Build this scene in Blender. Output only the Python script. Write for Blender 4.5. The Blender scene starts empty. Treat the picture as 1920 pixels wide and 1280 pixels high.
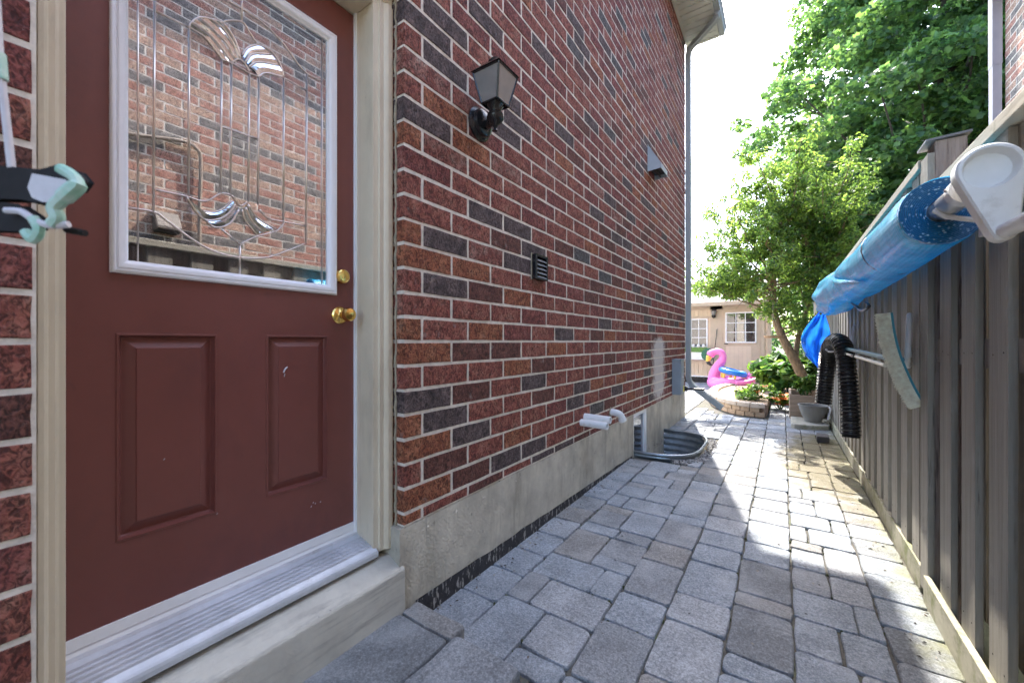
import bpy, math, random
import numpy as np
from mathutils import Vector, Matrix, noise as mnoise

random.seed(7)
rng = np.random.default_rng(7)
scene = bpy.context.scene
COL = scene.collection
R = math.radians

# ------------------------------------------------------------------ camera
EYE = 1.046
YAW = R(34.1)
cam_data = bpy.data.cameras.new('camera')
cam = bpy.data.objects.new('camera', cam_data)
COL.objects.link(cam)
cam.location = (0, 0, EYE)
cam.rotation_euler = (R(90), 0, YAW)
cam_data.sensor_width = 36
cam_data.lens = 14.0625
cam_data.clip_start = 0.02
cam_data.clip_end = 800
cam_data.dof.use_dof = True
cam_data.dof.focus_distance = 2.4
cam_data.dof.aperture_fstop = 4.8
scene.camera = cam

# ------------------------------------------------------------------ light
SUN_EL = R(53.2)
SUN_H = Vector((-0.2555, 0.967)).normalized()      # horizontal direction towards the sun
world = bpy.data.worlds.new('World')
scene.world = world
world.use_nodes = True
wn = world.node_tree.nodes
bg = wn.get('Background') or wn.new('ShaderNodeBackground')
sky = wn.new('ShaderNodeTexSky')
sky.sky_type = 'NISHITA'
sky.sun_disc = False
sky.sun_elevation = SUN_EL
sky.sun_rotation = math.atan2(SUN_H.x, SUN_H.y)
sky.air_density = 1.0
sky.dust_density = 2.2
sky.ozone_density = 1.0
world.node_tree.links.new(sky.outputs[0], bg.inputs[0])
bg.inputs[1].default_value = 0.15

sun_d = bpy.data.lights.new('sun', 'SUN')
sun_d.energy = 2.15
sun_d.angle = R(0.53)
sun_d.color = (1.0, 0.94, 0.85)
sun = bpy.data.objects.new('sun', sun_d)
COL.objects.link(sun)
to_sun = Vector((SUN_H.x * math.cos(SUN_EL), SUN_H.y * math.cos(SUN_EL), math.sin(SUN_EL)))
sun.rotation_euler = (-to_sun).to_track_quat('-Z', 'Y').to_euler()
sun.location = to_sun * 30

scene.view_settings.view_transform = 'Standard'
scene.view_settings.look = 'None'
scene.view_settings.gamma = 1
scene.view_settings.use_curve_mapping = False
scene.view_settings.exposure = 2.8
scene.render.engine = 'CYCLES'
scene.cycles.use_denoising = True
scene.cycles.denoising_prefilter = 'FAST'
scene.cycles.max_bounces = 8
scene.cycles.diffuse_bounces = 4
scene.cycles.transparent_max_bounces = 8

# ------------------------------------------------------------------ materials
MATS = {}
def new_mat(name):
    m = bpy.data.materials.new(name)
    m.use_nodes = True
    nt = m.node_tree
    return m, nt, nt.nodes.get('Principled BSDF')

def pm(name, base, rough=0.6, var=0.18, scale=12, bump=0.15, bscale=80, metal=0.0, spec=0.5,
       aniso=(1, 1, 1), detail=6, stain=None, bdist=0.004, two=None):
    """principled material with tonal noise and fine relief in world space"""
    m, nt, b = new_mat(name)
    N, L = nt.nodes, nt.links
    geo = N.new('ShaderNodeNewGeometry')
    mp = N.new('ShaderNodeMapping'); mp.inputs['Scale'].default_value = aniso
    L.new(geo.outputs['Position'], mp.inputs['Vector'])
    nz = N.new('ShaderNodeTexNoise'); nz.inputs['Scale'].default_value = scale
    nz.inputs['Detail'].default_value = detail; nz.inputs['Roughness'].default_value = 0.65
    L.new(mp.outputs[0], nz.inputs['Vector'])
    rmp = N.new('ShaderNodeValToRGB')
    lo = [max(0, c * (1 - var)) for c in base]; hi = [min(1, c * (1 + var)) for c in base]
    if two: hi = two
    rmp.color_ramp.elements[0].position = 0.32; rmp.color_ramp.elements[0].color = (*lo, 1)
    rmp.color_ramp.elements[1].position = 0.68; rmp.color_ramp.elements[1].color = (*hi, 1)
    L.new(nz.outputs[0], rmp.inputs[0])
    col = rmp.outputs[0]
    if stain:
        for (sc, rscale, p0, p1, saniso) in stain:
            mp2 = N.new('ShaderNodeMapping'); mp2.inputs['Scale'].default_value = saniso
            L.new(geo.outputs['Position'], mp2.inputs['Vector'])
            n2 = N.new('ShaderNodeTexNoise'); n2.inputs['Scale'].default_value = rscale; n2.inputs['Detail'].default_value = 8
            n2.inputs['Roughness'].default_value = 0.7
            L.new(mp2.outputs[0], n2.inputs['Vector'])
            r2 = N.new('ShaderNodeMapRange'); r2.inputs[1].default_value = p0; r2.inputs[2].default_value = p1
            L.new(n2.outputs[0], r2.inputs[0])
            mx = N.new('ShaderNodeMix'); mx.data_type = 'RGBA'
            L.new(r2.outputs[0], mx.inputs[0]); L.new(col, mx.inputs[6]); mx.inputs[7].default_value = (*sc, 1)
            col = mx.outputs[2]
    L.new(col, b.inputs['Base Color'])
    b.inputs['Roughness'].default_value = rough
    b.inputs['Metallic'].default_value = metal
    b.inputs['Specular IOR Level'].default_value = spec
    if bump:
        bn = N.new('ShaderNodeTexNoise'); bn.inputs['Scale'].default_value = bscale; bn.inputs['Detail'].default_value = 5
        L.new(mp.outputs[0], bn.inputs['Vector'])
        bp = N.new('ShaderNodeBump'); bp.inputs['Strength'].default_value = bump; bp.inputs['Distance'].default_value = bdist
        L.new(bn.outputs[0], bp.inputs['Height']); L.new(bp.outputs[0], b.inputs['Normal'])
    MATS[name] = m
    return m

def mask_streak(nt, x0, hw, z0, z1, axis_y=True):
    """efflorescence mask: 1 inside a ragged vertical streak at Y=x0"""
    N, L = nt.nodes, nt.links
    geo = N.new('ShaderNodeNewGeometry')
    sp = N.new('ShaderNodeSeparateXYZ'); L.new(geo.outputs['Position'], sp.inputs[0])
    def mth(op, a, b=None, c=None, clamp=False):
        n = N.new('ShaderNodeMath'); n.operation = op; n.use_clamp = clamp
        for i, v in enumerate((a, b, c)):
            if v is None: continue
            if isinstance(v, (int, float)): n.inputs[i].default_value = v
            else: L.new(v, n.inputs[i])
        return n.outputs[0]
    d = mth('ABSOLUTE', mth('SUBTRACT', sp.outputs['Y'], x0))
    h = mth('SUBTRACT', 1.0, mth('DIVIDE', d, hw), clamp=True)
    v1 = mth('DIVIDE', mth('SUBTRACT', sp.outputs['Z'], z0), 0.18, clamp=True)
    v2 = mth('DIVIDE', mth('SUBTRACT', z1, sp.outputs['Z']), 0.10, clamp=True)
    nz = N.new('ShaderNodeTexNoise'); nz.inputs['Scale'].default_value = 22; nz.inputs['Detail'].default_value = 8
    L.new(geo.outputs['Position'], nz.inputs['Vector'])
    k = mth('MULTIPLY', mth('MULTIPLY', h, v1), v2)
    return mth('MULTIPLY', mth('SUBTRACT', mth('ADD', k, nz.outputs[0]), 0.66, clamp=True), 2.4, clamp=True)

def brick_mat(name, c1, c2, c3, p2=0.52, p3=0.74, bump=0.9, effl=True):
    m, nt, b = new_mat(name)
    N, L = nt.nodes, nt.links
    geo = N.new('ShaderNodeNewGeometry')
    nz = N.new('ShaderNodeTexNoise'); nz.inputs['Scale'].default_value = 15; nz.inputs['Detail'].default_value = 9
    nz.inputs['Roughness'].default_value = 0.72
    L.new(geo.outputs['Position'], nz.inputs['Vector'])
    rp = N.new('ShaderNodeValToRGB'); cr = rp.color_ramp
    cr.elements[0].position = 0.30; cr.elements[0].color = (*[c * .62 for c in c1], 1)
    cr.elements[1].position = p3; cr.elements[1].color = (*c3, 1)
    e = cr.elements.new(0.44); e.color = (*c1, 1)
    e = cr.elements.new(p2 + .05); e.color = (*c2, 1)
    L.new(nz.outputs[0], rp.inputs[0])
    # rugged wire-cut face: anisotropic slanting tears
    mp = N.new('ShaderNodeMapping'); mp.inputs['Rotation'].default_value = (R(42), 0, 0); mp.inputs['Scale'].default_value = (1, 1.15, .8)
    L.new(geo.outputs['Position'], mp.inputs['Vector'])
    b1 = N.new('ShaderNodeTexNoise'); b1.inputs['Scale'].default_value = 75; b1.inputs['Detail'].default_value = 7; b1.inputs['Roughness'].default_value = .6
    b1.inputs['Distortion'].default_value = 1.4
    L.new(mp.outputs[0], b1.inputs['Vector'])
    crev = N.new('ShaderNodeMapRange'); crev.inputs[1].default_value = 0.40; crev.inputs[2].default_value = 0.60; crev.inputs[3].default_value = 0.18; crev.inputs[4].default_value = 1.25
    L.new(b1.outputs[0], crev.inputs[0])
    mul = N.new('ShaderNodeMix'); mul.data_type = 'RGBA'; mul.blend_type = 'MULTIPLY'; mul.inputs[0].default_value = 0.85; mul.clamp_result = False
    L.new(rp.outputs[0], mul.inputs[6]); L.new(crev.outputs[0], mul.inputs[7])
    col = mul.outputs[2]
    # pale mineral specks
    sp = N.new('ShaderNodeTexNoise'); sp.inputs['Scale'].default_value = 55; sp.inputs['Detail'].default_value = 6; sp.inputs['Roughness'].default_value = .8
    L.new(geo.outputs['Position'], sp.inputs['Vector'])
    sr = N.new('ShaderNodeMapRange'); sr.inputs[1].default_value = 0.60; sr.inputs[2].default_value = 0.72; sr.inputs[4].default_value = .6
    L.new(sp.outputs[0], sr.inputs[0])
    mx = N.new('ShaderNodeMix'); mx.data_type = 'RGBA'; mx.inputs[7].default_value = (.42, .33, .29, 1)
    L.new(sr.outputs[0], mx.inputs[0]); L.new(col, mx.inputs[6]); col = mx.outputs[2]
    if effl:
        k = mask_streak(nt, 4.55, 0.36, 0.34, 1.12)
        mx = N.new('ShaderNodeMix'); mx.data_type = 'RGBA'; mx.inputs[7].default_value = (.55, .50, .47, 1)
        L.new(k, mx.inputs[0]); L.new(col, mx.inputs[6]); col = mx.outputs[2]
    L.new(col, b.inputs['Base Color'])
    b.inputs['Roughness'].default_value = 0.85
    b.inputs['Specular IOR Level'].default_value = 0.35
    b2 = N.new('ShaderNodeTexNoise'); b2.inputs['Scale'].default_value = 60; b2.inputs['Detail'].default_value = 3
    L.new(mp.outputs[0], b2.inputs['Vector'])
    ad = N.new('ShaderNodeMath'); ad.operation = 'ADD'
    L.new(b1.outputs[0], ad.inputs[0]); L.new(b2.outputs[0], ad.inputs[1])
    bp = N.new('ShaderNodeBump'); bp.inputs['Strength'].default_value = bump; bp.inputs['Distance'].default_value = 0.011
    L.new(ad.outputs[0], bp.inputs['Height']); L.new(bp.outputs[0], b.inputs['Normal'])
    MATS[name] = m
    return m

BR = dict(
    R=brick_mat('brick_red', (.27, .078, .058), (.345, .125, .088), (.42, .23, .17)),
    M=brick_mat('brick_maroon', (.22, .062, .054), (.285, .092, .074), (.36, .17, .135)),
    O=brick_mat('brick_orange', (.30, .092, .048), (.38, .145, .075), (.43, .22, .14)),
    D=brick_mat('brick_charcoal', (.105, .074, .072), (.155, .108, .104), (.26, .19, .165)),
    B=brick_mat('brick_brown', (.15, .056, .044), (.20, .078, .058), (.09, .062, .060)),
    G=brick_mat('brick_grey', (.10, .085, .082), (.14, .125, .12), (.20, .17, .155)),
    W=brick_mat('brick_mottled', (.26, .08, .06), (.36, .18, .14), (.50, .40, .34)),
)
NB = dict(
    R=brick_mat('neighbour_brick_red', (.42, .20, .15), (.48, .26, .20), (.54, .36, .28), effl=False, bump=.5),
    O=brick_mat('neighbour_brick_tan', (.48, .30, .22), (.53, .36, .27), (.58, .43, .34), effl=False, bump=.5),
    D=brick_mat('neighbour_brick_grey', (.19, .17, .16), (.25, .22, .20), (.32, .28, .26), effl=False, bump=.5),
)

def mortar_mat(name, base, effl):
    m, nt, b = new_mat(name)
    N, L = nt.nodes, nt.links
    geo = N.new('ShaderNodeNewGeometry')
    nz = N.new('ShaderNodeTexNoise'); nz.inputs['Scale'].default_value = 30; nz.inputs['Detail'].default_value = 8; nz.inputs['Roughness'].default_value = .7
    L.new(geo.outputs['Position'], nz.inputs['Vector'])
    rp = N.new('ShaderNodeValToRGB')
    rp.color_ramp.elements[0].position = .3; rp.color_ramp.elements[0].color = (*[c * .66 for c in base], 1)
    rp.color_ramp.elements[1].position = .62; rp.color_ramp.elements[1].color = (*base, 1)
    L.new(nz.outputs[0], rp.inputs[0]); L.new(rp.outputs[0], b.inputs['Base Color'])
    b.inputs['Roughness'].default_value = .9
    n2 = N.new('ShaderNodeTexNoise'); n2.inputs['Scale'].default_value = 220; n2.inputs['Detail'].default_value = 4
    L.new(geo.outputs['Position'], n2.inputs['Vector'])
    bp = N.new('ShaderNodeBump'); bp.inputs['Strength'].default_value = .4; bp.inputs['Distance'].default_value = .003
    L.new(n2.outputs[0], bp.inputs['Height']); L.new(bp.outputs[0], b.inputs['Normal'])
    return m
M_mortar = mortar_mat('mortar', (.78, .695, .595), True)
M_mortar_n = mortar_mat('neighbour_mortar', (.80, .74, .64), False)

M_found = pm('foundation_concrete', (.52, .475, .385), .9, .22, 6, .9, 90, bdist=.006, stain=[((.14, .125, .10), 75, .67, .70, (1, 1, 1)), ((.24, .22, .18), 22, .62, .70, (1, 1, 1)), ((.27, .25, .20), 8, .60, .74, (1, 5, .35)), ((.30, .265, .20), 3, .5, .75, (1, 2.5, .5)), ((.55, .52, .46), 7, .58, .8, (1, 1, 1))])
M_tar = pm('foundation_tar', (.035, .033, .035), .8, .4, 40, .8, 90, stain=[((.36, .34, .31), 45, .55, .60, (1, 1, .35))])
M_sill = pm('sill_concrete', (.53, .50, .43), .88, .14, 6, .5, 160, stain=[((.20, .18, .15), 30, .68, .72, (1, 1, 1)), ((.33, .31, .27), 9, .5, .7, (1, .3, 4))])
M_trim = pm('beige_trim_paint', (.66, .58, .435), .42, .05, 8, .05, 30, stain=[((.17, .11, .06), 34, .71, .74, (1, 1, .25)), ((.42, .36, .26), 5, .55, .8, (1, 1, .3))])
M_caulk = pm('dirty_caulk', (.33, .28, .20), .8, .3, 40, .6, 90)
M_whitepl = pm('white_plastic', (.88, .89, .91), .35, .03, 6, .02, 40)
M_sweep = pm('door_sweep', (.80, .80, .80), .4, .05, 8, .05, 60)
M_alu = pm('threshold_aluminium', (.60, .62, .66), .46, .16, 7, .12, 70, metal=.35, stain=[((.30, .28, .27), 10, .58, .72, (1, .5, 1))])
M_brass = pm('brass', (.86, .58, .18), .16, .1, 20, .05, 90, metal=1)
M_cham = pm('came_silver', (.80, .70, .62), .30, .08, 40, .15, 160, metal=1)
M_black = pm('black_metal', (.012, .012, .014), .25, .3, 20, .15, 120)
M_blackpl = pm('black_plastic', (.022, .023, .026), .30, .2, 10, .05, 60)
M_dark = pm('dark_void', (.012, .012, .012), .8, .1, 4, 0)
M_siding = pm('grey_metal', (.42, .46, .50), .42, .08, 6, .04, 30)
M_spout = pm('downspout_paint', (.33, .355, .36), .42, .05, 5, .04, 30)
M_spoutn = pm('neighbour_downspout_paint', (.40, .38, .42), .42, .05, 5, .04, 30)
M_soffit = pm('soffit_paint', (.48, .47, .42), .5, .05, 4, .03, 30)
M_boxgrey = pm('meter_box_grey', (.25, .29, .33), .45, .08, 8, .04, 50)
M_yellow = pm('yellow_label', (.75, .62, .12), .6, .1, 8, 0)
M_galv = pm('galvanised_steel', (.30, .34, .38), .38, .22, 9, .1, 40, metal=.75, stain=[((.24, .22, .20), 12, .55, .75, (1, 1, 1))])
M_pvc = pm('white_pvc', (.78, .78, .77), .35, .05, 8, .05, 60, stain=[((.50, .46, .40), 14, .6, .8, (1, 1, 1))])
M_rock = pm('gravel_grey', (.30, .29, .28), .85, .5, 30, .5, 120)
M_fence = pm('fence_stain', (.265, .245, .205), .62, .28, 26, .6, 110, aniso=(1.6, 1.6, .05), bdist=.003, stain=[((.13, .115, .095), 70, .60, .68, (1, 1, .035)), ((.10, .085, .07), 9, .73, .76, (1.2, 1.2, .8)), ((.16, .14, .11), 20, .66, .76, (1, 1, .3)), ((.42, .40, .36), 4, .55, .8, (1, 1, .4))])
M_fencecap = pm('fence_cap_wood', (.44, .41, .34), .8, .14, 9, .35, 60, aniso=(1, .12, 1), stain=[((.20, .21, .12), 10, .6, .78, (1, 1, 1))])
M_fencerail = pm('fence_bottom_rail', (.36, .34, .26), .8, .2, 9, .4, 60, aniso=(1, .3, 1), stain=[((.17, .19, .07), 11, .47, .68, (1, 1, 1)), ((.10, .09, .06), 22, .62, .74, (1, 1, .5))])
M_postwood = pm('weathered_post', (.26, .215, .19), .85, .3, 12, .7, 90, aniso=(5, 5, .3), stain=[((.10, .08, .07), 14, .52, .62, (9, 9, .35))])
M_grip = pm('grey_coated_hook', (.58, .58, .60), .5, .1, 12, .05, 60)
pm('cap_metal', (.14, .14, .15), .5, .1, 8, .05, 30)
M_teal = pm('teal_pole', (.03, .22, .30), .35, .12, 12, .03, 60)
M_bristle = pm('bristle', (.95, .86, .68), .7, .25, 60, .2, 200)
M_pink = pm('pink_vinyl', (.86, .22, .55), .32, .06, 5, .03, 12)
M_blueviny = pm('blue_vinyl', (.02, .19, .68), .32, .1, 6, .05, 20)
M_yellviny = pm('yellow_vinyl', (.80, .55, .10), .4, .08, 6, .03, 20)
M_crank = pm('crank_plastic', (.80, .79, .76), .34, .05, 8, .05, 50, stain=[((.52, .49, .44), 12, .58, .8, (1, 1, 1))])
M_tube = pm('reel_tube_aluminium', (.64, .62, .58), .3, .12, 10, .05, 60, metal=.8)
M_cedar = pm('planter_cedar', (.34, .25, .18), .8, .25, 9, .4, 60, aniso=(.4, .4, 3))
M_potgrey = pm('grey_bowl', (.24, .23, .21), .6, .08, 8, .1, 60)
M_slab = pm('concrete_slab', (.40, .37, .30), .9, .18, 8, .5, 90, stain=[((.18, .18, .10), 8, .5, .7, (1, 1, 1))])
M_blockdark = pm('dark_block', (.08, .075, .075), .85, .2, 20, .5, 90)
M_soil = pm('soil', (.09, .06, .04), .95, .4, 25, .9, 60)
M_mulch = pm('mulch', (.28, .20, .15), .95, .45, 30, .9, 50)
M_edge = pm('edging_brick', (.52, .37, .24), .85, .2, 8, .5, 90)
M_edgecap = pm('edging_cap', (.58, .48, .38), .85, .12, 8, .4, 90)
M_shed = pm('shed_siding', (.74, .60, .44), .7, .06, 5, .15, 40, aniso=(3, 3, .4))
M_shedtrim = pm('shed_trim', (.58, .47, .35), .7, .06, 5, .1, 40)
M_sheddoor = pm('shed_door_panel', (.74, .60, .46), .65, .05, 5, .1, 40)
M_roofpale = pm('pale_shingles', (.50, .47, .45), .9, .15, 14, .5, 60)
M_roof = pm('dark_shingles', (.10, .095, .09), .9, .25, 14, .5, 60)
M_bark = pm('bark', (.24, .165, .10), .9, .35, 18, .9, 60, aniso=(2, 2, .5))
M_barkdark = pm('maple_bark', (.07, .06, .05), .9, .35, 10, .9, 40, aniso=(2, 2, .4))
M_ground = pm('yard_ground', (.10, .11, .06), .95, .35, 6, .6, 30)
M_sand = pm('joint_sand', (.085, .080, .068), .95, .4, 35, .8, 120, stain=[((.10, .13, .04), 6, .55, .7, (1, 1, 1))])
M_bulb = pm('lamp_bulb', (.75, .72, .66), .3, .03, 6, 0)
M_greenpanel = pm('green_grass_panel', (.16, .30, .08), .8, .35, 30, .5, 60, aniso=(3, 3, .6))
M_whitebloom = pm('white_petal', (.80, .80, .78), .6, .05, 10, 0)
M_orangebloom = pm('orange_petal', (.80, .22, .03), .6, .25, 10, .2, 60)
M_magenta = pm('magenta_petal', (.65, .08, .35), .6, .2, 10, .2, 60)
M_rope = pm('rope', (.42, .34, .24), .9, .2, 60, .4, 200)
M_traywood = pm('tray_wood', (.55, .34, .18), .7, .2, 14, .3, 60)
M_mint = pm('mint_ribbon', (.22, .62, .45), .5, .1, 30, .1, 60, two=(.70, .78, .74))
M_whiterib = pm('white_ribbon', (.66, .64, .68), .6, .08, 30, .1, 60)
M_blackfab = pm('black_fabric', (.012, .011, .013), .8, .3, 30, .3, 90)
M_plainwall = pm('render_wall', (.40, .36, .32), .85, .1, 6, .2, 40)

# painted steel door: maroon with grime and dull fading
M_door = pm('maroon_door_paint', (.185, .058, .047), .40, .09, 3.2, .035, 420, spec=.55,
            stain=[((.115, .040, .040), 2.6, .52, .80, (1, 1, .7)), ((.20, .066, .058), 2.0, .58, .85, (1, 1, .6)), ((.42, .36, .33), 60, .79, .80, (1, 1, 1)), ((.075, .036, .036), 9, .64, .80, (1, 1, 1))])

def glass_mirror(name, refl=.5, wavy=.10, scale=(9, 9, 14), tint=(.9, .92, .95), dark=(.010, .010, .012), rough=0.0, dist=.02):
    m, nt, b = new_mat(name)
    N, L = nt.nodes, nt.links
    N.remove(b)
    out = [n for n in N if n.type == 'OUTPUT_MATERIAL'][0]
    geo = N.new('ShaderNodeNewGeometry')
    mp = N.new('ShaderNodeMapping'); mp.inputs['Scale'].default_value = scale
    L.new(geo.outputs['Position'], mp.inputs[0])
    nz = N.new('ShaderNodeTexNoise'); nz.inputs['Scale'].default_value = 1; nz.inputs['Detail'].default_value = 3
    L.new(mp.outputs[0], nz.inputs['Vector'])
    bp = N.new('ShaderNodeBump'); bp.inputs['Strength'].default_value = wavy; bp.inputs['Distance'].default_value = dist
    L.new(nz.outputs[0], bp.inputs['Height'])
    g = N.new('ShaderNodeBsdfGlossy'); g.inputs['Roughness'].default_value = rough; g.inputs['Color'].default_value = (*tint, 1)
    d = N.new('ShaderNodeBsdfDiffuse'); d.inputs['Color'].default_value = (*dark, 1)
    L.new(bp.outputs[0], g.inputs['Normal'])
    fr = N.new('ShaderNodeFresnel'); fr.inputs[0].default_value = 1.5
    mr = N.new('ShaderNodeMapRange'); mr.inputs[3].default_value = refl; mr.inputs[4].default_value = 1.0
    L.new(fr.outputs[0], mr.inputs[0])
    mx = N.new('ShaderNodeMixShader')
    L.new(mr.outputs[0], mx.inputs[0]); L.new(d.outputs[0], mx.inputs[1]); L.new(g.outputs[0], mx.inputs[2])
    L.new(mx.outputs[0], out.inputs['Surface'])
    return m
M_doorglass = glass_mirror('leaded_door_glass', .46, .06, (16, 16, 30), dist=.0014)
def outer_glass():
    m, nt, b = new_mat('outer_door_pane'); N, L = nt.nodes, nt.links
    N.remove(b); out = [n for n in N if n.type == 'OUTPUT_MATERIAL'][0]
    t = N.new('ShaderNodeBsdfTransparent'); t.inputs[0].default_value = (.97, .97, .97, 1)
    g = N.new('ShaderNodeBsdfGlossy'); g.inputs['Roughness'].default_value = 0; g.inputs['Color'].default_value = (.96, .97, 1, 1)
    mx = N.new('ShaderNodeMixShader'); mx.inputs[0].default_value = .30
    L.new(t.outputs[0], mx.inputs[1]); L.new(g.outputs[0], mx.inputs[2]); L.new(mx.outputs[0], out.inputs[0])
    return m
M_outerglass = outer_glass()
M_bevelglass = glass_mirror('bevelled_glass', .72, .25, (60, 60, 60), (.95, .97, 1), rough=.03, dist=.004)
M_winglass = glass_mirror('window_glass', .16, .05, (3, 3, 3), dark=(.05, .045, .04))
M_lampglass = pm('smoked_lamp_glass', (.22, .21, .20), .12, .12, 6, .03, 30, spec=.8)
M_lampglass2 = M_lampglass
# scuffed bubble cover
def bubble_mat():
    m, nt, b = new_mat('bubble_cover_blue')
    N, L = nt.nodes, nt.links
    tc = N.new('ShaderNodeTexCoord')
    geo = N.new('ShaderNodeNewGeometry')
    nz = N.new('ShaderNodeTexNoise'); nz.inputs['Scale'].default_value = 9; nz.inputs['Detail'].default_value = 5
    L.new(geo.outputs['Position'], nz.inputs['Vector'])
    rp = N.new('ShaderNodeValToRGB')
    rp.color_ramp.elements[0].position = .35; rp.color_ramp.elements[0].color = (.008, .30, .60, 1)
    rp.color_ramp.elements[1].position = .65; rp.color_ramp.elements[1].color = (.02, .55, .85, 1)
    L.new(nz.outputs[0], rp.inputs[0])
    L.new(rp.outputs[0], b.inputs['Base Color'])
    b.inputs['Roughness'].default_value = .24
    b.inputs['Specular IOR Level'].default_value = .8
    b.inputs['Metallic'].default_value = .06
    b.inputs['Coat Weight'].default_value = .35; b.inputs['Coat Roughness'].default_value = .2
    vo = N.new('ShaderNodeTexVoronoi'); vo.inputs['Scale'].default_value = 75; vo.inputs['Randomness'].default_value = .1
    L.new(geo.outputs['Position'], vo.inputs['Vector'])
    n2 = N.new('ShaderNodeTexNoise'); n2.inputs['Scale'].default_value = 18; n2.inputs['Detail'].default_value = 3
    L.new(geo.outputs['Position'], n2.inputs['Vector'])
    b1 = N.new('ShaderNodeBump'); b1.inputs['Strength'].default_value = .9; b1.inputs['Distance'].default_value = .006; b1.invert = True
    L.new(vo.outputs['Distance'], b1.inputs['Height'])
    b2 = N.new('ShaderNodeBump'); b2.inputs['Strength'].default_value = .45; b2.inputs['Distance'].default_value = .02
    L.new(n2.outputs[0], b2.inputs['Height']); L.new(b1.outputs[0], b2.inputs['Normal'])
    L.new(b2.outputs[0], b.inputs['Normal'])
    tr = N.new('ShaderNodeBsdfTranslucent'); tr.inputs[0].default_value = (.04, .50, .85, 1)
    mx = N.new('ShaderNodeMixShader'); mx.inputs[0].default_value = .25
    out = [n for n in N if n.type == 'OUTPUT_MATERIAL'][0]
    L.new(b.outputs[0], mx.inputs[1]); L.new(tr.outputs[0], mx.inputs[2]); L.new(mx.outputs[0], out.inputs[0])
    return m
M_cover = bubble_mat()
def bubble_end_mat():
    m, nt, b = new_mat('bubble_cover_edge')
    N, L = nt.nodes, nt.links
    geo = N.new('ShaderNodeNewGeometry')
    vo = N.new('ShaderNodeTexVoronoi'); vo.inputs['Scale'].default_value = 85; vo.inputs['Randomness'].default_value = .9
    L.new(geo.outputs['Position'], vo.inputs['Vector'])
    mr = N.new('ShaderNodeMapRange'); mr.inputs[1].default_value = .30; mr.inputs[2].default_value = .20
    L.new(vo.outputs['Distance'], mr.inputs[0])
    mx = N.new('ShaderNodeMix'); mx.data_type = 'RGBA'
    mx.inputs[6].default_value = (.012, .17, .40, 1); mx.inputs[7].default_value = (.55, .80, .95, 1)
    L.new(mr.outputs[0], mx.inputs[0]); L.new(mx.outputs[2], b.inputs['Base Color'])
    b.inputs['Roughness'].default_value = .3
    return m
M_coverend = bubble_end_mat()
def net_mat():
    m, nt, b = new_mat('thin_blue_sheet')
    N, L = nt.nodes, nt.links
    geo = N.new('ShaderNodeNewGeometry')
    nz = N.new('ShaderNodeTexNoise'); nz.inputs['Scale'].default_value = 24
    L.new(geo.outputs['Position'], nz.inputs['Vector'])
    rp = N.new('ShaderNodeValToRGB'); rp.color_ramp.elements[0].color = (.01, .10, .50, 1); rp.color_ramp.elements[1].color = (.04, .30, .85, 1)
    L.new(nz.outputs[0], rp.inputs[0]); L.new(rp.outputs[0], b.inputs['Base Color']); b.inputs['Roughness'].default_value = .3
    tr = N.new('ShaderNodeBsdfTranslucent'); tr.inputs[0].default_value = (.02, .22, .9, 1)
    mx = N.new('ShaderNodeMixShader'); mx.inputs[0].default_value = .45
    out = [n for n in N if n.type == 'OUTPUT_MATERIAL'][0]
    L.new(b.outputs[0], mx.inputs[1]); L.new(tr.outputs[0], mx.inputs[2]); L.new(mx.outputs[0], out.inputs[0])
    bp = N.new('ShaderNodeBump'); bp.inputs['Strength'].default_value = .5; bp.inputs['Distance'].default_value = .01
    L.new(nz.outputs[0], bp.inputs['Height']); L.new(bp.outputs[0], b.inputs['Normal'])
    return m
M_net = net_mat()

def leaf_mat(name, c, t, mixf=.5):
    m, nt, b = new_mat(name)
    N, L = nt.nodes, nt.links
    geo = N.new('ShaderNodeNewGeometry')
    mr = N.new('ShaderNodeMapRange'); mr.inputs[3].default_value = .6; mr.inputs[4].default_value = 1.45
    L.new(geo.outputs['Random Per Island'], mr.inputs[0])
    vm = N.new('ShaderNodeVectorMath'); vm.operation = 'SCALE'; vm.inputs[0].default_value = c
    L.new(mr.outputs[0], vm.inputs['Scale'])
    L.new(vm.outputs[0], b.inputs['Base Color'])
    b.inputs['Roughness'].default_value = .48
    tr = N.new('ShaderNodeBsdfTranslucent')
    vm2 = N.new('ShaderNodeVectorMath'); vm2.operation = 'SCALE'; vm2.inputs[0].default_value = t
    L.new(mr.outputs[0], vm2.inputs['Scale']); L.new(vm2.outputs[0], tr.inputs[0])
    mx = N.new('ShaderNodeMixShader'); mx.inputs[0].default_value = mixf
    out = [n for n in N if n.type == 'OUTPUT_MATERIAL'][0]
    L.new(b.outputs[0], mx.inputs[1]); L.new(tr.outputs[0], mx.inputs[2]); L.new(mx.outputs[0], out.inputs[0])
    return m
M_leafmaple = leaf_mat('maple_leaf', (.105, .185, .070), (.28, .48, .10))
M_leafmaple2 = leaf_mat('maple_leaf_dark', (.062, .128, .064), (.15, .30, .08))
M_leafsmall = leaf_mat('small_tree_leaf', (.14, .22, .05), (.38, .56, .09))
M_leafsmall2 = leaf_mat('small_tree_leaf_dark', (.06, .125, .04), (.15, .28, .06))
M_leafhosta = leaf_mat('bright_leaf', (.11, .20, .035), (.22, .38, .05))
M_leafhosta2 = leaf_mat('deep_leaf', (.04, .11, .035), (.08, .20, .04))

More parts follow.
